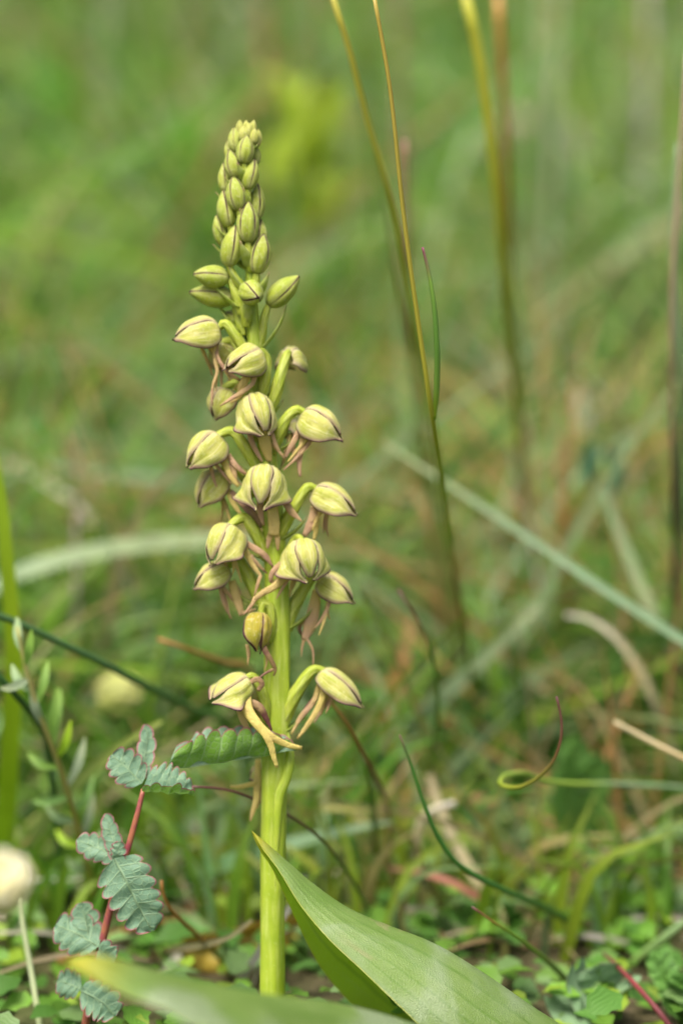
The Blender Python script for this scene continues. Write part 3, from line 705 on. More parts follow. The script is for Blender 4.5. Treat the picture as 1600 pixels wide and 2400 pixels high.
# hanging leaflet group lower down the stem
lf([(425, 915, -8.0), (480, 1020, -8.6), (560, 1180, -8.8), (648, 1345, -8.0)], 4.4, (-90, 60, -.5), (90, -50, 1.0), 6, .30, prof=([0, .1, .3, .6, .8, .93, 1], [.75, 1, .98, .88, .7, .42, .12]))
lf([(440, 930, -7.0), (430, 850, -6.4), (400, 750, -5.8), (380, 650, -5.0)], 1.6, (90, -10, -2), (-90, -10, 1), 4, .2, prof=PR1)
lf([(430, 915, -7.0), (370, 870, -6.0), (290, 840, -5.4), (208, 800, -5.0)], 2.4, (0, -100, 3), (0, 100, -2), 4, .3, prof=PR1)
lf([(440, 930, -7.6), (450, 880, -8.0), (455, 815, -8.0)], 1.4, (90, 0, -2), (-90, 0, 1), 3, .35, prof=PR1)
# lower group
lf([(330, 1440, -5.6), (270, 1400, -5.0), (180, 1350, -4.6), (80, 1310, -4.4)], 3.6, (0, -100, 3), (0, 100, -2), 4, .3, prof=PR1)
lf([(300, 1450, -5.4), (275, 1380, -4.6), (255, 1280, -3.8), (225, 1180, -3.4)], 2.6, (90, -10, 2), (-90, -10, 1), 4, .25, prof=PR1)
lf([(330, 1440, -6.0), (350, 1470, -7.2), (385, 1500, -7.6), (430, 1520, -7.8)], 2.6, (-20, 90, -1), (20, -100, 1), 4, .35, prof=PR1)
lf([(225, 1700, -4), (290, 1730, -5), (370, 1780, -5.6), (425, 1850, -5.6)], 3.2, (-40, 90, -1), (30, -100, 1), 5, .35, prof=PR1)
lf([(225, 1690, -4), (160, 1660, -3), (90, 1640, -3)], 2.6, (0, -100, 2), (0, 90, -1), 4, .3, prof=PR1)

# ------------------------------------------------------------------ single grass stalks and blades of the photograph
G1 = (.10, .22, .035); G2 = (.16, .29, .045); GD = (.045, .13, .03); GL = (.20, .30, .155); YG = (.27, .38, .02); ST = (.46, .40, .23); OR = (.36, .17, .05)
BR = (.11, .06, .045); RD = (.38, .08, .06); PU = (.12, .035, .05); OL = (.26, .26, .03); PG = (.36, .42, .22); WH = (.55, .52, .44)
def ground_at(px, py, Y):
    p = at(px, py, Y); return p
def stalk(name, label, cat, pts, wid, cols, group=None, flat=False, n=40, twist=0.0, thk=None, fold=.3, hint=None, root=True):
    P = [at(*V(x, y), d) for x, y, d in pts]
    if root:                       # let it run on down to the soil
        e = P[-1]; dz = e.z - ground_z(e.x, e.y)
        if dz > .5:
            d = (P[-1] - P[-2]).normalized()
            k = max(.0, -d.z)
            P.append(Vector((e.x + d.x * dz * .5, e.y + max(0, d.y) * dz * .4 + dz * .15, ground_z(e.x + d.x * dz * .5, e.y + max(0, d.y) * dz * .4 + dz * .15) - .8)))
    mb = MB()
    if flat: mb.blade(P, wid, n, cols, fold=fold, twist=twist, hint=hint)
    else: mb.sweep(P, wid, thk, n=n, sides=10, cols=cols)
    base = P[-1]
    o = mb.build(name, M_BLADE if flat else M_STALK, None, origin=base)
    tag(o, label, cat, group); return o
# the stalk in focus with its side leaf
st_pts = [(858, -12, 7), (895, 200, 7), (925, 480, 8), (960, 740, 10), (994, 968, 14), (1012, 1085, 30), (1042, 1300, 68), (1074, 1500, 108), (1100, 1700, 148), (1114, 1800, 170)]
P = [at(*V(x, y), d) for x, y, d in st_pts]
gs = thing('grass_stalk', 'tall thin olive grass stalk with reddish node and one side leaf, right of orchid', 'grass', P[-1])
mb = MB(); mb.sweep(P, [.62, .68, .78, .86, .95, 1.15, 1.35, 1.5, 1.6, 1.6], n=70, sides=12, cols=[(.36, .28, .05), (.36, .30, .05), (.36, .34, .04), (.34, .39, .03), (.32, .40, .03), (.30, .17, .06), (.32, .34, .03), (.26, .36, .03), (.26, .36, .03), (.3, .3, .04)])
part(mb, 'stem', M_STALK, gs)
mb = MB(); mb.sweep([at(*V(x, y), d) for x, y, d in [(996, 962, 13.5), (1002, 900, 12), (1003, 800, 10.5), (996, 700, 10), (985, 630, 10), (970, 568, 10)]], [.8, .95, .9, .8, .65, .4], [.5, .6, .6, .5, .45, .3], n=40, cols=[YG, G2, G1, G1, G2, (.25, .07, .12)])
part(mb, 'leaf', M_STALK, gs)
stalk('grass_stalk', 'thin yellow green grass stalk leaning close beside the olive one, out of focus', 'grass', [(762, -12, 46), (800, 110, 47), (850, 300, 50), (895, 450, 54), (925, 600, 60), (948, 740, 68), (975, 880, 80), (998, 1010, 95), (1016, 1150, 112), (1050, 1400, 150)], [1.0, 1.1, 1.2, 1.3, 1.4], [(.36, .33, .04), (.36, .40, .04), (.33, .42, .05), (.32, .40, .06), (.34, .2, .07), (.28, .22, .06)])
stalk('grass_stalk', 'thick blurred yellow green grass stalk turning reddish lower down', 'grass', [(1068, -12, 95), (1098, 120, 96), (1122, 280, 98), (1142, 450, 102), (1154, 580, 108), (1168, 720, 120), (1186, 900, 150), (1200, 1100, 190), (1212, 1300, 250)], [2.0, 2.1, 2.2, 2.2, 2.2, 1.8, 1.6], [(.42, .42, .04), (.42, .45, .04), (.40, .44, .04), (.40, .26, .06), (.32, .2, .06), (.26, .24, .06)])
stalk('grass_stalk', 'dark brown upright stem beside thin pale grass at the meadow edge', 'grass', [(1580, 120, 78), (1562, 350, 78), (1548, 560, 78), (1543, 640, 78), (1541, 800, 80), (1544, 1000, 86), (1549, 1180, 100), (1552, 1300, 130)], [.9, .9, 1.0, 1.7, 1.8, 1.7, 1.6], [(.40, .32, .22), (.36, .26, .18), (.30, .22, .14), (.13, .06, .05), (.12, .055, .045), (.15, .07, .05), (.2, .13, .06)])
stalk('grass_stalk', 'thin pale green stem rising beside the dark brown stem', 'grass', [(1562, 330, 100), (1550, 500, 100), (1552, 700, 102), (1568, 900, 106), (1560, 1200, 130)], [1.6, 1.7, 1.7, 1.6], [GL, GL, PG, GL])
stalk('dry_grass_stalk', 'orange brown dry grass tip hanging above the meadow', 'grass', [(1143, -12, 150), (1147, 60, 150), (1150, 110, 151), (1156, 200, 154), (1164, 420, 165), (1170, 700, 200), (1178, 900, 260)], [1.7, 1.7, .9, .8, .8], [(.5, .26, .07), (.5, .25, .06), (.42, .3, .06), (.36, .36, .06), (.3, .34, .06), (.3, .34, .06)])
stalk('grass_stalk', 'fine upright grass stem with a purplish tip', 'grass', [(930, 322, 100), (932, 345, 100), (934, 470, 102), (936, 620, 106), (944, 820, 120), (960, 1050, 160)], [.8, 1.0, 1.0, 1.0, 1.0], [(.3, .12, .12), (.3, .2, .1), (.26, .32, .06), (.26, .24, .08), G2], n=50)
stalk('grass_stalk', 'long pale blue green blade lying diagonally across the meadow', 'grass', [(880, 1015, 118), (940, 1055, 112), (1080, 1145, 104), (1220, 1240, 95), (1400, 1362, 84), (1600, 1492, 74), (1760, 1600, 66), (1900, 1720, 60)], [.5, 1.2, 1.5, 1.6, 1.6, 1.6, 1.6], [PG, GL, (.19, .31, .17), (.17, .30, .15), (.17, .30, .15), GL], flat=True, n=36)
stalk('grass_stalk', 'short pale grey green blade leaning onto the long diagonal blade', 'grass', [(1380, 1120, 130), (1425, 1235, 126), (1465, 1335, 122), (1510, 1430, 120), (1570, 1540, 130)], [1.3, 2.2, 2.3, 2.3, 2.2], [GL, PG, (.28, .38, .2), GL], flat=True)
stalk('grass_stalk', 'slim green curved blade with purple tip behind the orchid', 'grass', [(914, 1354, 40), (934, 1385, 40), (962, 1425, 41), (988, 1490, 44), (1003, 1570, 50), (1002, 1660, 62), (985, 1760, 85), (976, 1800, 105)], [.5, .75, .95, 1.05, 1.1, 1.1], [PU, (.16, .18, .05)] + [(.13, .27, .03)] * 10)
stalk('grass_stalk', 'long dark green rush like blade sweeping down to the right', 'grass', [(917, 1688, 10), (938, 1742, 10), (972, 1842, 11), (1005, 1922, 13), (1052, 1985, 16), (1140, 2036, 24), (1245, 2082, 40), (1330, 2132, 60), (1400, 2190, 80), (1430, 2240, 92)], [.35, .7, .95, 1.1, 1.25, 1.4, 1.5, 1.5, 1.5], [(.10, .06, .04)] + [(.06, .19, .035)] * 16 + [(.05, .16, .035)] * 6, n=60)
stalk('grass_stalk', 'green blade curled into a loop with a brown tip', 'grass', [(1277, 1600, 7), (1288, 1650, 7), (1287, 1700, 7), (1270, 1748, 8), (1238, 1784, 11), (1196, 1807, 16), (1164, 1808, 21), (1147, 1798, 26), (1160, 1782, 32), (1200, 1776, 38), (1235, 1788, 43), (1290, 1799, 48), (1420, 1802, 56), (1580, 1812, 66), (1760, 1850, 80)], [.32, .6, .8, .9, .95, .95, .95, 1.0, 1.1, 1.2], [PU, (.16, .07, .04), (.26, .24, .04), (.28, .32, .03), (.27, .36, .03)] + [(.24, .36, .05)] * 4 + [GL] * 3 + [G2] * 6, n=110)
stalk('grass_stalk', 'short green blade with dark tip above the pale lobed leaf', 'grass', [(1083, 2083, 6), (1094, 2090, 6), (1130, 2116, 7), (1180, 2148, 11), (1225, 2182, 18), (1290, 2240, 34), (1335, 2300, 55)], [.3, .55, .8, 1.0, 1.3, 1.5, 1.6], [PU, (.26, .14, .03)] + [(.17, .29, .03)] * 6 + [(.10, .25, .03)] * 9, n=44)
stalk('grass_stalk', 'thin dark red stem slanting over the low leaves', 'grass', [(1385, 2190, 30), (1420, 2222, 20), (1470, 2275, 12), (1510, 2322, 8), (1550, 2375, 6), (1600, 2440, 4)], [.6, .8, .9, .95, .95], [(.12, .08, .05), (.18, .05, .045), (.22, .04, .045), (.12, .03, .035), (.12, .03, .035)])
stalk('grass_stalk', 'thin purplish green blade passing behind the orchid stem', 'grass', [(430, 1806, 8), (520, 1814, 9), (598, 1842, 11), (668, 1876, 14), (735, 1925, 19), (785, 1985, 28), (828, 2055, 42), (850, 2110, 60)], [.35, .5, .6, .75, .9, 1.0], [(.18, .05, .07), (.16, .07, .05), (.13, .17, .03), (.12, .2, .03), G1, G1], n=40)
stalk('dry_grass_stalk', 'curved blade with orange tip left of the orchid stem', 'grass', [(371, 2022, 12), (374, 2052, 12), (390, 2085, 13), (420, 2118, 16), (450, 2145, 22), (500, 2195, 36), (545, 2250, 55)], [.45, .7, .95, 1.0, 1.0, 1.2], [OR, (.38, .16, .03), (.34, .18, .03), (.2, .22, .03), G1, G1])
stalk('dry_grass_stalk', 'pale straw lying level behind the orchid stem', 'grass', [(578, 2113, 22), (530, 2150, 22), (470, 2168, 26), (400, 2180, 36), (350, 2195, 50)], [.5, 1.1, 1.3, 1.3, 1.2], [ST, ST, (.4, .33, .18), (.36, .28, .1)], flat=True)
stalk('grass_stalk', 'broad bright yellow green upright blade left of the burnet', 'grass', [(-30, 960, 52), (0, 1120, 52), (14, 1260, 52), (28, 1420, 53), (32, 1520, 54), (26, 1680, 57), (18, 1820, 62), (8, 1980, 76), (0, 2120, 110)], [1.2, 2.4, 3.0, 3.5, 3.8, 3.8, 3.6], [(.25, .40, .02), (.28, .42, .015), (.25, .42, .01), (.2, .38, .012), (.18, .36, .015)], flat=True, n=30, fold=.15)
stalk('grass_stalk', 'long dark green blade slanting down across the bright upright blade', 'grass', [(-60, 1395, 30), (20, 1422, 32), (110, 1462, 35), (220, 1515, 40), (330, 1572, 50), (440, 1628, 64), (540, 1685, 84)], [1.2, 1.3, 1.5, 1.6, 1.6, 1.5], [(.05, .11, .035), (.06, .14, .04), (.07, .17, .035), G1, G1], n=36)
stalk('grass_stalk', 'short dark green blade among the leaves of the pale sprig', 'grass', [(-60, 1500, 26), (0, 1556, 27), (40, 1600, 30), (80, 1650, 36), (110, 1720, 50)], [1.1, 1.3, 1.3, 1.2], [GD, (.04, .10, .03), (.04, .12, .03), GD])
stalk('grass_stalk', 'wide pale blade arching level behind the spike', 'grass', [(-60, 1372, 128), (40, 1320, 130), (150, 1283, 132), (290, 1256, 136), (420, 1242, 142), (540, 1240, 150), (640, 1260, 160), (720, 1310, 180)], [4.0, 4.6, 4.8, 4.6, 4.0, 3.4, 3.0], [GL, (.30, .38, .2), (.31, .38, .19), (.29, .36, .15), (.26, .32, .1)], flat=True, n=30, fold=.1, hint=(.1, -.7, 1))
stalk('grass_stalk', 'thin pale blade lying almost level far behind the spike', 'grass', [(-60, 1062, 210), (120, 1078, 212), (300, 1096, 216), (470, 1118, 225), (620, 1150, 245)], [1.8, 2.6, 2.6, 2.0], [GL, (.26, .35, .22), GL, G2], flat=True, hint=(.1, -.7, 1))
stalk('grass_stalk', 'broad dark green leaf blade crossing low behind the stem', 'grass', [(900, 1888, 62), (800, 1908, 62), (690, 1936, 64), (590, 1966, 66), (480, 2002, 70), (390, 2052, 80), (330, 2110, 100)], [.8, 3.0, 4.6, 5.2, 5.2, 4.6], [GL, (.18, .3, .16), (.11, .24, .08), (.06, .17, .035), (.06, .16, .03)], flat=True, n=30, hint=(.2, -.6, 1))
stalk('dry_grass_stalk', 'pale straw arching over the green meadow leaves', 'grass', [(1298, 1412, 105), (1350, 1420, 103), (1410, 1462, 100), (1465, 1535, 98), (1505, 1620, 98), (1535, 1700, 104), (1552, 1790, 120)], [.8, 1.5, 1.6, 1.5, 1.4], [WH, ST, (.46, .42, .26), (.42, .38, .24), ST], flat=True)
stalk('dry_grass_stalk', 'straw turning orange along its lower half', 'grass', [(1408, 1658, 48), (1450, 1680, 47), (1510, 1712, 45), (1580, 1748, 43), (1680, 1810, 42)], [.8, 1.2, 1.5, 1.6], [ST, (.42, .3, .13), (.42, .2, .09), (.4, .2, .09)])
stalk('dry_grass_stalk', 'broad orange dry blade standing behind the spike', 'grass', [(950, 1120, 150), (975, 1180, 148), (995, 1240, 148), (1010, 1310, 152)], [1.5, 3.0, 3.4, 2.2], [(.34, .27, .1), (.4, .22, .09), (.38, .24, .1), (.3, .2, .06)], flat=True)
stalk('dry_grass_stalk', 'orange brown dry blade slanting between green stems', 'grass', [(945, 1420, 140), (928, 1500, 136), (908, 1570, 134), (890, 1650, 134)], [1.4, 3.0, 3.4, 2.6], [(.3, .2, .07), (.4, .18, .06), (.4, .17, .06), (.3, .16, .06)], flat=True)
stalk('dry_grass_stalk', 'small rusty blade tip standing beneath the pale diagonal blade', 'grass', [(1291, 1125, 160), (1290, 1180, 158), (1296, 1260, 160), (1300, 1340, 170)], [1.0, 2.4, 2.2, 2.0], [OR, (.38, .17, .04), (.25, .2, .04), G2], flat=True)
stalk('dry_grass_stalk', 'pinkish red withered blade lying on the straw litter', 'grass', [(880, 1992, 64), (940, 2002, 60), (1000, 2015, 57), (1060, 2040, 56), (1120, 2082, 58), (1160, 2120, 66)], [.6, 1.2, 1.6, 1.5, 1.2, .9], [(.38, .24, .14), (.42, .16, .11), (.46, .18, .13), (.36, .15, .1), (.2, .06, .05)], flat=True, hint=(0, -.7, 1))
stalk('dry_grass_stalk', 'tan straw leaning behind the dark green rush like blade', 'grass', [(985, 1780, 80), (1010, 1860, 74), (1050, 1945, 68), (1100, 2030, 62), (1150, 2105, 62)], [1.4, 1.8, 1.9, 1.9], [(.36, .3, .16), ST, (.42, .36, .19), (.4, .33, .17)], flat=True)
stalk('dry_grass_stalk', 'beige bent straw hooked over near the red blade', 'grass', [(1045, 1845, 66), (1000, 1858, 66), (970, 1880, 66), (958, 1930, 66), (962, 2000, 66), (966, 2080, 70)], [1.2, 1.5, 1.5, 1.5, 1.4], [WH, ST, (.42, .38, .22), (.4, .36, .2)])
stalk('grass_stalk', 'thin stem turning from rust to dark purple behind the lowest hood', 'grass', [(742, 1592, 20), (775, 1632, 20), (803, 1672, 22), (825, 1715, 26), (852, 1765, 36), (878, 1820, 52), (890, 1870, 70)], [.6, .8, 1.0, 1.0, 1.1], [(.34, .24, .05), (.30, .12, .04), (.10, .025, .03), (.2, .09, .04), (.34, .2, .06), (.3, .18, .06)], n=40)
stalk('grass_stalk', 'green upright blade below the lowest right hood', 'grass', [(815, 1690, 42), (838, 1740, 44), (852, 1810, 50), (860, 1900, 64), (862, 1970, 80)], [.8, 1.2, 1.4, 1.4], [G2, (.10, .22, .03), (.10, .22, .03), G1])
stalk('dry_grass_stalk', 'short orange dry blade left of the withered flower', 'grass', [(362, 1468, 48), (400, 1480, 48), (445, 1496, 52), (510, 1520, 60), (580, 1560, 80)], [.6, 1.2, 1.3, 1.2], [OR, (.42, .2, .06), (.3, .22, .05), OL])
stalk('grass_stalk', 'yellow green blade rising behind the toothed burnet leaves', 'grass', [(372, 1655, 42), (310, 1690, 42), (235, 1742, 44), (160, 1815, 48), (90, 1900, 58), (40, 1990, 75)], [.9, 2.0, 2.3, 2.4, 2.4], [(.3, .38, .08), (.27, .36, .1), (.24, .34, .08), G2], flat=True)
stalk('grass_stalk', 'broad pale grey green blade slanting up behind the curved blade', 'grass', [(1235, 1385, 120), (1160, 1465, 118), (1080, 1540, 118), (1000, 1610, 120), (930, 1680, 128)], [1.6, 3.0, 3.4, 3.4], [PG, (.25, .34, .19), GL, (.18, .29, .13)], flat=True, n=24)
stalk('dry_grass_stalk', 'white bleached straw leaning against the foot of the orchid', 'grass', [(668, 2078, 22), (640, 2120, 22), (600, 2180, 24), (560, 2240, 28), (530, 2290, 34)], [1.0, 1.3, 1.4, 1.4], [WH, (.6, .56, .5), WH, ST], flat=True)
stalk('dry_grass_stalk', 'short white straw standing behind the bottom leaf', 'grass', [(412, 2190, 40), (395, 2215, 38), (372, 2250, 38), (350, 2290, 40)], [1.4, 2.0, 2.0, 1.8], [WH, WH, (.5, .46, .42), ST], flat=True)
stalk('grass_stalk', 'thin pale stalk under the cream flower', 'grass', [(44, 2062, 20), (56, 2140, 18), (72, 2230, 16), (88, 2330, 12), (104, 2420, 8), (120, 2500, 5)], [.8, .95, 1.0, 1.0], [PG, (.38, .44, .26), PG, GL])
stalk('grass_stalk', 'green blade slanting up out of the lobed leaves', 'grass', [(1640, 2060, 40), (1568, 2120, 40), (1490, 2180, 42), (1420, 2240, 46), (1370, 2290, 52)], [1.0, 1.5, 1.6, 1.6], [GL, (.2, .32, .12), G2, (.24, .2, .08)])
stalk('grass_stalk', 'straw coloured blade rising behind the grey lobed leaves', 'grass', [(1640, 1985, 75), (1568, 2025, 74), (1490, 2060, 74), (1420, 2100, 76), (1370, 2130, 82)], [1.0, 1.6, 1.8, 1.8], [(.24, .32, .1), (.27, .33, .12), (.34, .32, .16), ST], flat=True)

# ------------------------------------------------------------------ small flowers and leafy herbs around
def petal_flower(name, label, c, rad, npet, cols, down, stem_pts, stem_col, tilt, layers=2):
    root = thing(name, label, 'flower', stem_pts[-1])
    mb = MB(); mb.sweep(stem_pts, [.9, 1.0, 1.1], n=16, cols=[stem_col, stem_col]); part(mb, 'stem', M_STALK, root)
    axis = Vector(tilt).normalized(); s1 = axis.orthogonal().normalized(); s2 = axis.cross(s1)
    for L in range(layers):
        for k in range(npet):
            a = 2 * math.pi * (k + .5 * L) / npet + .3
            d = s1 * math.cos(a) + s2 * math.sin(a); side = axis.cross(d)
            mb = MB(); rows = []
            for i in range(8):
                t = i / 7; r = rad * (1 - .25 * L)
                hw = r * (.25 + .45 * math.sin(math.pi * min(1, t * .75 + .12))) * (1 if t < .95 else .75)
                cc = c + d * r * math.sin(t * 1.5) * .95 + axis * r * (down * t * t + .35 * L)
                rows.append([mb.vert(cc + side * hw * u + axis * (.25 * hw * (1 - u * u) * -1), samplec(cols, t)) for u in (-1, -.6, -.2, .2, .6, 1)])
            mb.grid(rows); part(mb, 'petal', M_PETAL, root, solid=.2)
    return root
q = at(*V(268, 1583), 110)
petal_flower('meadow_flower', 'small round pale yellow flower blurred among the grass', q, 4.6, 6, [(.42, .48, .10), (.50, .54, .14), (.50, .54, .16)], -.5, [q, q + Vector((1, 3, -18)), Vector((q.x + 2, q.y + 8, ground_z(q.x, q.y) - 1))], G2, (-.1, -.7, .7))
q = at(*V(-22, 2062), -95)
petal_flower('meadow_flower', 'cream white flower with yellow base left of the burnet', q, 4.6, 5, [(.55, .45, .03), (.72, .70, .42), (.75, .74, .55)], .9, [q, q + Vector((-1, 2, -10)), Vector((q.x - 3, q.y + 14, ground_z(q.x, q.y) - 1))], (.3, .3, .03), (.15, -.35, 1))

def sprig():
    root = thing('leafy_sprig', 'slender herb sprig with narrow pale green leaves left of the burnet', 'herb', at(*V(225, 2090), 60))
    pts = [(40, 1440, 26), (62, 1540, 27), (92, 1640, 29), (130, 1740, 33), (160, 1830, 38), (190, 1940, 46), (225, 2090, 60)]
    P = [at(*V(x, y), d) for x, y, d in pts]
    mb = MB(); mb.sweep(P, [.6, .8, .9, 1.0, 1.1, 1.1], n=30, cols=[(.40, .40, .14), (.42, .36, .12), (.42, .33, .07), (.38, .36, .06)]); part(mb, 'stem', M_STALK, root)
    Q = spline(P, 30)
    lv = [(2, -20, -90, 3), (3, 18, -95, -2), (5, -55, -70, 1), (6, 25, -110, 2), (8, -30, -120, -3), (9, 20, -130, 0), (11, 40, -100, -2), (12, -85, -40, 1), (14, 45, -125, 2), (15, -95, 10, -1), (17, 50, -100, 1), (18, -80, -50, -2), (20, 35, -120, -1), (21, -75, -40, 2), (23, 40, -80, 2), (24, -55, -30, -1), (4, -70, 20, -2), (10, 15, -150, 3)]
    for i, dx, dy, dz in lv:
        b = Q[i]; e = b + scr(dx, dy, dz); mid = b.lerp(e, .5) + scr(dx * .12, 8, -1)
        col = rnd.choice([(.28, .42, .21), (.22, .40, .07), (.32, .52, .03), (.33, .42, .27), (.2, .38, .10)])
        mb = MB(); mb.blade([b, mid, e], [.5, 1.2, 1.5, 1.2, .3], 10, [col, col, (col[0] * 1.2, col[1] * 1.1, col[2])], fold=.3)
        part(mb, 'leaf', M_BLADE, root)
sprig()

def herb(name, label, base, shoots, mat, hw, teeth, depth, group=None, cat='herb', stemc=G2):
    """low leafy herb: shoots = list of (tip world point, number of leaflet pairs, leaflet length)"""
    root = thing(name, label, cat, base, group)
    for tip, npairs, ll in shoots:
        P = spline([base, base.lerp(tip, .45) + Vector((0, 0, (tip - base).length * .15)), tip], 24)
        mb = MB(); mb.sweep(P[::4] if len(P) > 8 else P, [.7, .6, .4], n=14, sides=6, cols=[stemc, stemc]); part(mb, 'stem', M_STALK, root)
        ax = (tip - base).normalized()
        face = Vector((rnd.uniform(-.3, .3), -.7, .7)); side = ax.cross(face).normalized(); face = side.cross(ax).normalized()
        if npairs == 0:
            mb = MB(); leaflet(mb, [P[8], P[16], P[24]], hw, ((side + face * .25), (-side + face * .25)), teeth, depth, nc=4, nt=teeth * 4); part(mb, 'leaflet', mat, root)
            continue
        for k in range(npairs):
            i = 8 + int(15 * k / max(1, npairs - 1)) if npairs > 1 else 16
            for s in (-1, 1):
                b = P[i]; sc_ = ll * (1 - .35 * abs(k / npairs - .4))
                e = b + side * s * sc_ * .85 + ax * sc_ * .55 + face * sc_ * rnd.uniform(-.05, .3)
                d = (e - b).normalized(); w = d.cross(face).normalized()
                mb = MB(); leaflet(mb, [b, b.lerp(e, .5) + face * sc_ * .08, e], hw, (w + face * .3, -w + face * .3), teeth, depth, nc=3, nt=teeth * 4)
                part(mb, 'leaflet', mat, root)
        e = P[24] + ax * ll * .8; w = ax.cross(face).normalized()
        mb = MB(); leaflet(mb, [P[23], P[24] + ax * ll * .4, e], hw, (w + face * .3, -w + face * .3), teeth, depth, nc=3, nt=teeth * 4); part(mb, 'leaflet', mat, root)
def gpt(px, py, Y):
    p = at(*V(px, py), Y); return Vector((p.x, p.y, ground_z(p.x, p.y) - .5))
def vp(x, y, d): return at(*V(x, y), d)
herb('lobed_leaf_herb', 'pale grey green lobed leaves low beside the thin dark red stem', gpt(1380, 2440, 24), [(vp(1370, 2215, 20), 0, 0), (vp(1300, 2270, 16), 0, 0), (vp(1430, 2280, 15), 0, 0), (vp(1270, 2340, 14), 0, 0)], M_HERBP, 5.6, 3, .38, 'low herbs at the orchid foot')
herb('crinkled_leaf_herb', 'bright green crinkled leaf under the end of the dark red stem', gpt(1560, 2480, 22), [(vp(1510, 2215, 26), 5, 3.2), (vp(1570, 2260, 20), 5, 3.0), (vp(1580, 2340, 12), 4, 3.0), (vp(1530, 2320, 16), 4, 2.6)], M_HERB, 1.5, 4, .4, 'low herbs at the orchid foot')
herb('toothed_leaf_herb', 'mid green toothed leaves behind the edge of the big glossy leaf', gpt(1140, 2330, 62), [(vp(1062, 2120, 56), 4, 5.0), (vp(1130, 2090, 58), 4, 5.2), (vp(1170, 2150, 52), 4, 4.6), (vp(1010, 2160, 60), 3, 4.4)], M_HERB, 2.1, 5, .35, 'low herbs at the orchid foot')
herb('lobed_leaf_herb', 'grey green lobed leaves crossed by the straw coloured blade', gpt(1500, 2230, 82), [(vp(1500, 2030, 78), 3, 6), (vp(1440, 2080, 76), 3, 5), (vp(1560, 2090, 74), 3, 5.5), (vp(1480, 2140, 70), 2, 5)], M_HERBP, 3.0, 4, .35, 'low herbs at the orchid foot')
herb('toothed_leaf_herb', 'bright yellow green leaf standing behind the curled blade', gpt(1310, 1900, 95), [(vp(1320, 1690, 90), 0, 0), (vp(1290, 1740, 86), 0, 0), (vp(1370, 1730, 90), 0, 0)], M_HERB, 4.8, 4, .3, 'low herbs at the orchid foot')
herb('toothed_leaf_herb', 'dark green leaflets low behind the orchid stem and bleached straw', gpt(720, 2340, 50), [(vp(690, 2200, 46), 3, 4.4), (vp(770, 2240, 42), 3, 4.2), (vp(560, 2260, 48), 3, 4.4), (vp(470, 2230, 46), 3, 4)], M_HERB, 2.0, 5, .3, 'low herbs at the orchid foot')
lfm = MB(); leaflet(lfm, [vp(700, 2120, 52), vp(600, 2160, 48), vp(480, 2185, 46), vp(380, 2180, 50)], 4.2, ((0, -.4, 1), (0, -.5, -1)), 5, .04)
M_YEL = mat_leaflet('yellowing_leaf', (.50, .36, .02), (.48, .34, .03), (.5, .42, .1), edge=(.4, .2, .03), ew=.4)
o = lfm.build('fallen_leaf', M_YEL, None, origin=vp(700, 2120, 52), solid=.15); tag(o, 'yellow withering leaf lying behind the orchid stem', 'leaf')

# ------------------------------------------------------------------ meadow: uncountable grass, straw and ground leaves
def meadow(name, label, count, ylo, yhi, hlo, hhi, wlo, whi, pal, seed, bend=.5, flat=False, ypow=1.0, seg=6, keep=None, base_h=0.0):
    rg = random.Random(seed); mb = MB()
    for _ in range(count):
        Y = ylo + (yhi - ylo) * rg.random() ** ypow
        half = (Y + 393) * .235 + 25
        x = 10 + rg.uniform(-half, half)
        if keep and not keep(x, Y, rg): continue
        z = ground_z(x, Y); h = rg.uniform(hlo, hhi) * (.75 + .5 * noise.noise(Vector((x * .01, Y * .006, seed))) + .25)
        w = rg.uniform(wlo, whi)
        cl = noise.noise(Vector((x * .011, Y * .005, seed * 3.1))) * 1.5 + rg.uniform(-.35, .35)
        ci = int(max(0, min(.999, cl * .5 + .5)) * len(pal)); col = pal[ci]
        j = rg.uniform(.75, 1.25); col = tuple(min(.8, c * j * rg.uniform(.92, 1.08)) for c in col)
        a = rg.uniform(0, 2 * math.pi); b = rg.uniform(.1, 1) * bend
        if flat:
            d = Vector((math.cos(a), math.sin(a), rg.uniform(-.05, .25)))
            p0 = Vector((x, Y, z + rg.uniform(.5, 4))); P = [p0, p0 + d * h * .5 + Vector((0, 0, h * .08)), p0 + d * h]
            P[2].z = max(P[2].z, ground_z(P[2].x, P[2].y) + .3)
        else:
            d = Vector((math.cos(a), math.sin(a) * .8, 0))
            p0 = Vector((x, Y, z - 1)); P = [p0, p0 + Vector((0, 0, h * .55)) + d * h * b * .22, p0 + Vector((0, 0, h * (1 - b * .25))) + d * h * b * .75]
        c2_ = tuple(lerp(c, k, .35) for c, k in zip(col, (.3, .33, .12)))
        if rg.random() < .12: c2_ = (.33, .2, .08)
        mb.blade(P, [w * .7, w, w * .9, w * .6, .1], seg, [col, col, c2_], fold=rg.uniform(.05, .4), hint=(rg.uniform(-1, 1), rg.uniform(-1, -.2), rg.uniform(0, .6)), twist=rg.uniform(-1.2, 1.2))
    o = mb.build(name, M_BLADE); tag(o, label, None, None, 'stuff'); return o
PALG = [(.035, .10, .015), (.06, .16, .02), (.08, .20, .015), (.10, .24, .02), (.14, .27, .02), (.19, .30, .02), (.15, .26, .10), (.22, .30, .02), (.26, .24, .07)]
PALF = [(.035, .10, .015), (.05, .14, .02), (.08, .21, .02), (.09, .24, .02), (.12, .26, .05), (.14, .28, .03), (.19, .30, .03), (.17, .27, .12), (.24, .33, .18), (.24, .23, .10)]
PALS = [ST, (.36, .29, .14), (.26, .18, .09), WH, (.4, .33, .2), OR]
def clear_front(x, Y, rg): return Y > 34 + rg.random() * 20 or abs(x - 20) > 75
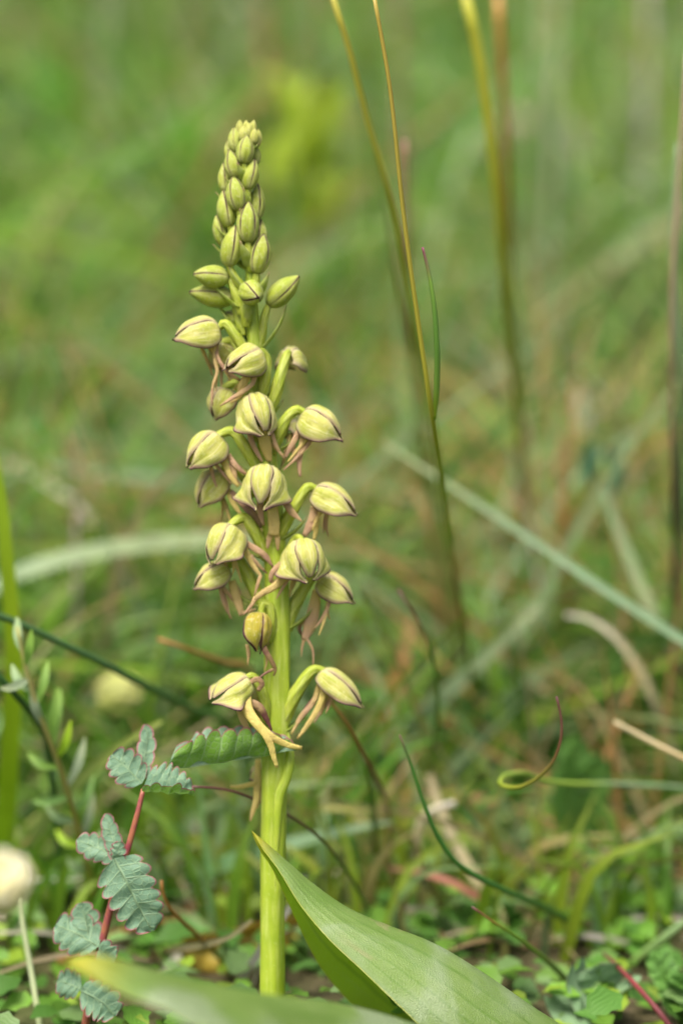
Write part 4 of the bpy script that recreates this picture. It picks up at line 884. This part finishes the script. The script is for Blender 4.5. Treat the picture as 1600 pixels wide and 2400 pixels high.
meadow('turf', 'short green turf grass around the orchid foot', 1300, 40, 200, 14, 42, 1.0, 2.6, PALG, 1, bend=1.3, keep=clear_front)
meadow('turf', 'green meadow grass standing behind the orchid', 3000, 120, 420, 24, 75, 1.6, 4.4, PALG, 2, bend=1.5)
meadow('turf', 'taller green meadow grass further up the slope', 4200, 380, 1200, 40, 120, 1.8, 5.0, PALF, 3, bend=1.5)
meadow('turf', 'far green grass of the rising meadow', 7000, 1100, 3600, 80, 200, 4.0, 11.0, PALF, 4, bend=1.4, seg=5)
meadow('straw_litter', 'dead straw litter lying between the grass', 620, 40, 420, 14, 42, .6, 1.3, PALS, 5, flat=True, ypow=1.0)
meadow('straw_litter', 'upright dead stalks among the meadow grass', 150, 150, 1500, 40, 140, 1.2, 3.0, PALS, 6, bend=1.6)
def leafy(name, label, count, ylo, yhi, slo, shi, pal, seed, hup):
    rg = random.Random(seed); mb = MB()
    for _ in range(count):
        Y = ylo + (yhi - ylo) * rg.random() ** 1.1; half = (Y + 393) * .235 + 25; x = 10 + rg.uniform(-half, half)
        z = ground_z(x, Y) + rg.uniform(0, hup); s_ = rg.uniform(slo, shi); a = rg.uniform(0, 2 * math.pi)
        d = Vector((math.cos(a), math.sin(a), rg.uniform(-.1, .7))).normalized(); up = Vector((rg.uniform(-.5, .5), rg.uniform(-.8, .2), 1))
        side = d.cross(up).normalized(); up = side.cross(d); c = rg.choice(pal); j = rg.uniform(.7, 1.25); c = tuple(k * j for k in c)
        p = Vector((x, Y, z)); rows = []
        for i in range(6):
            t = i / 5; hw = s_ * .34 * math.sin(math.pi * (t * .86 + .1)) * (1.12 if i % 2 else .82)
            q = p + d * s_ * t - Vector((0, 0, s_ * .25 * t * t))
            rows.append([mb.vert(q - side * hw + up * hw * .3, c, vc=0), mb.vert(q, c, vc=.5), mb.vert(q + side * hw + up * hw * .3, c, vc=1)])
        mb.grid(rows)
    o = mb.build(name, M_BLADE); tag(o, label, None, None, 'stuff'); return o
leafy('ground_leaves', 'small round green leaves carpeting the ground', 4200, -60, 330, 3, 8, [(.08, .2, .03), (.12, .27, .03), (.10, .24, .04), (.16, .33, .04), (.18, .31, .10), (.22, .34, .03)], 11, 9)
leafy('meadow_leaves', 'broader leaves of herbs through the meadow', 1400, 300, 1800, 14, 40, [G1, (.08, .2, .03), (.14, .28, .06), GL, (.2, .33, .03), (.10, .22, .08)], 12, 60)

def clump(label, x, y, Y, wpx, hpx, col, n, seed, upright=.6):
    """a blurred tuft of broad leaves: every leaf a part"""
    rg = random.Random(seed); d0 = Y + 388; k = KPX * d0 / DIST * 1600 / 1568
    c = at(*V(x, y), Y); base = Vector((c.x, Y, ground_z(c.x, Y) - 1))
    root = thing('herb_clump', label, 'herb', base, 'blurred herb clumps in the meadow')
    mb = MB(); mb.sweep([base, base.lerp(c, .5) + Vector((2, 0, 0)), c], [1.6, 1.4, 1.0], n=10, sides=6, cols=[G1, G1]); part(mb, 'stem', M_STALK, root)
    for i in range(n):
        p = c + Vector((rg.uniform(-.5, .5) * wpx * k, rg.uniform(-.4, .4) * wpx * k, rg.uniform(-.5, .5) * hpx * k))
        L = rg.uniform(.35, .6) * max(wpx, hpx) * k; a = rg.uniform(0, 6.28)
        d = Vector((math.cos(a), math.sin(a) * .6, upright * rg.uniform(.3, 2))).normalized()
        j = rg.uniform(.8, 1.2); cc = tuple(q * j for q in col)
        s0 = p - d * L * .5; s0 = s0.lerp(base.lerp(c, .6), .25)
        mb = MB(); mb.blade([s0, p, p + d * L * .5 - Vector((0, 0, L * .08))], [.2 * L * .2, L * .22, L * .32, L * .25, L * .03], 8, [cc, cc], fold=.25, hint=(rg.uniform(-.5, .5), -1, rg.uniform(.2, .9)))
        part(mb, 'leaf', M_BLADE, root)
clump('bright yellow green leaf clump behind the bud spike and the thin grass stalks', 705, 310, 430, 130, 260, (.30, .42, .015), 16, 1)
clump('vivid green leaf clump up the slope left of the spike', 130, 215, 650, 120, 170, (.11, .32, .03), 14, 2)
clump('fresh green leaves just left of the bud spike', 420, 360, 520, 130, 180, (.12, .32, .03), 14, 3)
clump('pale yellowish leaf clump left of the upper flowers', 360, 850, 420, 160, 130, (.34, .42, .16), 14, 4, .2)
clump('dark blue green leaf clump below the brown stem', 1385, 1050, 150, 100, 90, (.06, .18, .10), 10, 5, .2)
clump('small whitish leaf tuft right of the thick grass stalk', 1345, 905, 260, 70, 60, (.52, .56, .46), 8, 6, .2)
clump('pinkish dry leaf litter heap up the slope', 1230, 310, 700, 260, 70, (.42, .34, .26), 16, 7, .05)
clump('bright green leaf clump beside the dark brown stem', 1505, 960, 300, 90, 90, (.24, .42, .03), 10, 8, .4)
clump('upright green leaf tuft above the straw arch', 1255, 1370, 200, 70, 170, (.12, .33, .07), 10, 9, 1.4)
clump('dark green leaf tuft under the wide pale arching blade', 320, 1370, 200, 130, 110, (.04, .15, .06), 10, 10, .3)
clump('dark brown dead herb clump high on the slope', 1440, 110, 1300, 260, 220, (.09, .065, .03), 24, 11, .6)
clump('soft green leaf clump left of the drooping flowers', 110, 690, 520, 150, 220, (.13, .32, .06), 14, 12, .6)
clump('grey green leaf clump high above the bud spike', 480, 60, 1100, 220, 200, (.26, .34, .20), 16, 13, .5)
clump('bluish green leaves beside the withered flower', 230, 1480, 170, 110, 90, (.09, .25, .11), 10, 14, .3)

# pale and reddish stems blurred far behind
for lab, x0, x1, Y, w_, cc in (('pale upright stem high on the slope, blurred between the thick stalk and brown clump', 1285, 1262, 420, 3.0, (.42, .46, .3)), ('whitish upright dead stem beside the dark brown clump', 1492, 1470, 520, 3.4, (.56, .5, .46)),
        ('reddish blurred stem above the bud spike', 605, 622, 600, 4.0, (.42, .2, .13)), ('brownish upright stem behind the thin yellow green stalk', 915, 925, 380, 2.4, (.34, .24, .14)),
        ('pale green upright stem right of the thick stalk', 1240, 1215, 330, 2.4, (.34, .44, .2)), ('soft pale stem far left of the bud spike', 250, 225, 700, 4.0, (.34, .42, .25))):
    stalk('grass_stalk', lab, 'grass', [(x0, -60, Y), (lerp(x0, x1, .4), 220, Y + 4), (x1, 520, Y + 12)], [w_ * .7, w_, w_], [cc, cc, tuple(q * .9 for q in cc)], n=24)

def criss(name, label, count, ylo, yhi, zlo, zhi, llo, lhi, wlo, whi, pal, seed, ypow=1.0):
    """long thin blades leaning across one another through the meadow"""
    rg = random.Random(seed); mb = MB()
    for _ in range(count):
        Y = ylo + (yhi - ylo) * rg.random() ** ypow; half = (Y + 393) * .235 + 25; x = 10 + rg.uniform(-half, half)
        g0 = ground_z(x, Y); L = rg.uniform(llo, lhi)
        el = R(rg.choice((rg.uniform(15, 50), rg.uniform(45, 88)))); sd = rg.choice((-1, 1)); ya = rg.uniform(-.45, .45)
        d = Vector((sd * math.cos(el), ya, math.sin(el))); base = Vector((x, Y, g0 + rg.uniform(zlo, zhi) * rg.random()))
        sag = rg.uniform(.0, .28) * L; w = rg.uniform(wlo, whi)
        cl = noise.noise(Vector((x * .02, Y * .012, seed * 2.3))) * 1.5 + rg.uniform(-.4, .4); col = pal[int(max(0, min(.999, cl * .5 + .5)) * len(pal))]
        j = rg.uniform(.8, 1.3); col = tuple(min(.75, q * j) for q in col)
        tipc = rg.choice((col, col, tuple(lerp(a_, b_, .5) for a_, b_ in zip(col, (.45, .36, .16))),) + (((.4, .22, .08),) if rg.random() < .45 else (col,)))
        e = base + d * L - Vector((0, 0, sag)); e.z = max(e.z, ground_z(e.x, e.y) + 1)
        foot = Vector((base.x - d.x * 4, base.y, g0 - 1))
        P = [foot, base + d * L * .12, base + d * L * .55 + Vector((0, 0, sag * .12)), e]
        mb.blade(P, [w * .8, w, w * .9, w * .6, .1], 8, [col, col, tipc], fold=rg.uniform(.05, .4), hint=(rg.uniform(-.5, .5), -1, rg.uniform(0, .8)), twist=rg.uniform(-.8, .8))
    o = mb.build(name, M_BLADE); tag(o, label, None, None, 'stuff'); return o
PALC = [(.04, .12, .015), (.055, .15, .02), (.08, .21, .02), (.09, .25, .03), (.11, .27, .04), (.13, .29, .03), (.16, .32, .02), (.20, .34, .025), (.17, .30, .11), (.24, .34, .17), (.24, .28, .07), (.36, .30, .15), (.38, .22, .08)]
criss('turf', 'fine blades leaning across one another close behind the orchid', 420, 75, 200, 0, 14, 30, 80, .7, 1.5, PALC, 31)
criss('turf', 'tangled fine grass in the middle of the meadow', 1500, 150, 480, 0, 30, 60, 150, .9, 2.2, PALC, 32)
criss('turf', 'tangled grass higher on the slope', 1800, 420, 1400, 0, 60, 90, 260, 1.6, 4.0, PALC, 33)
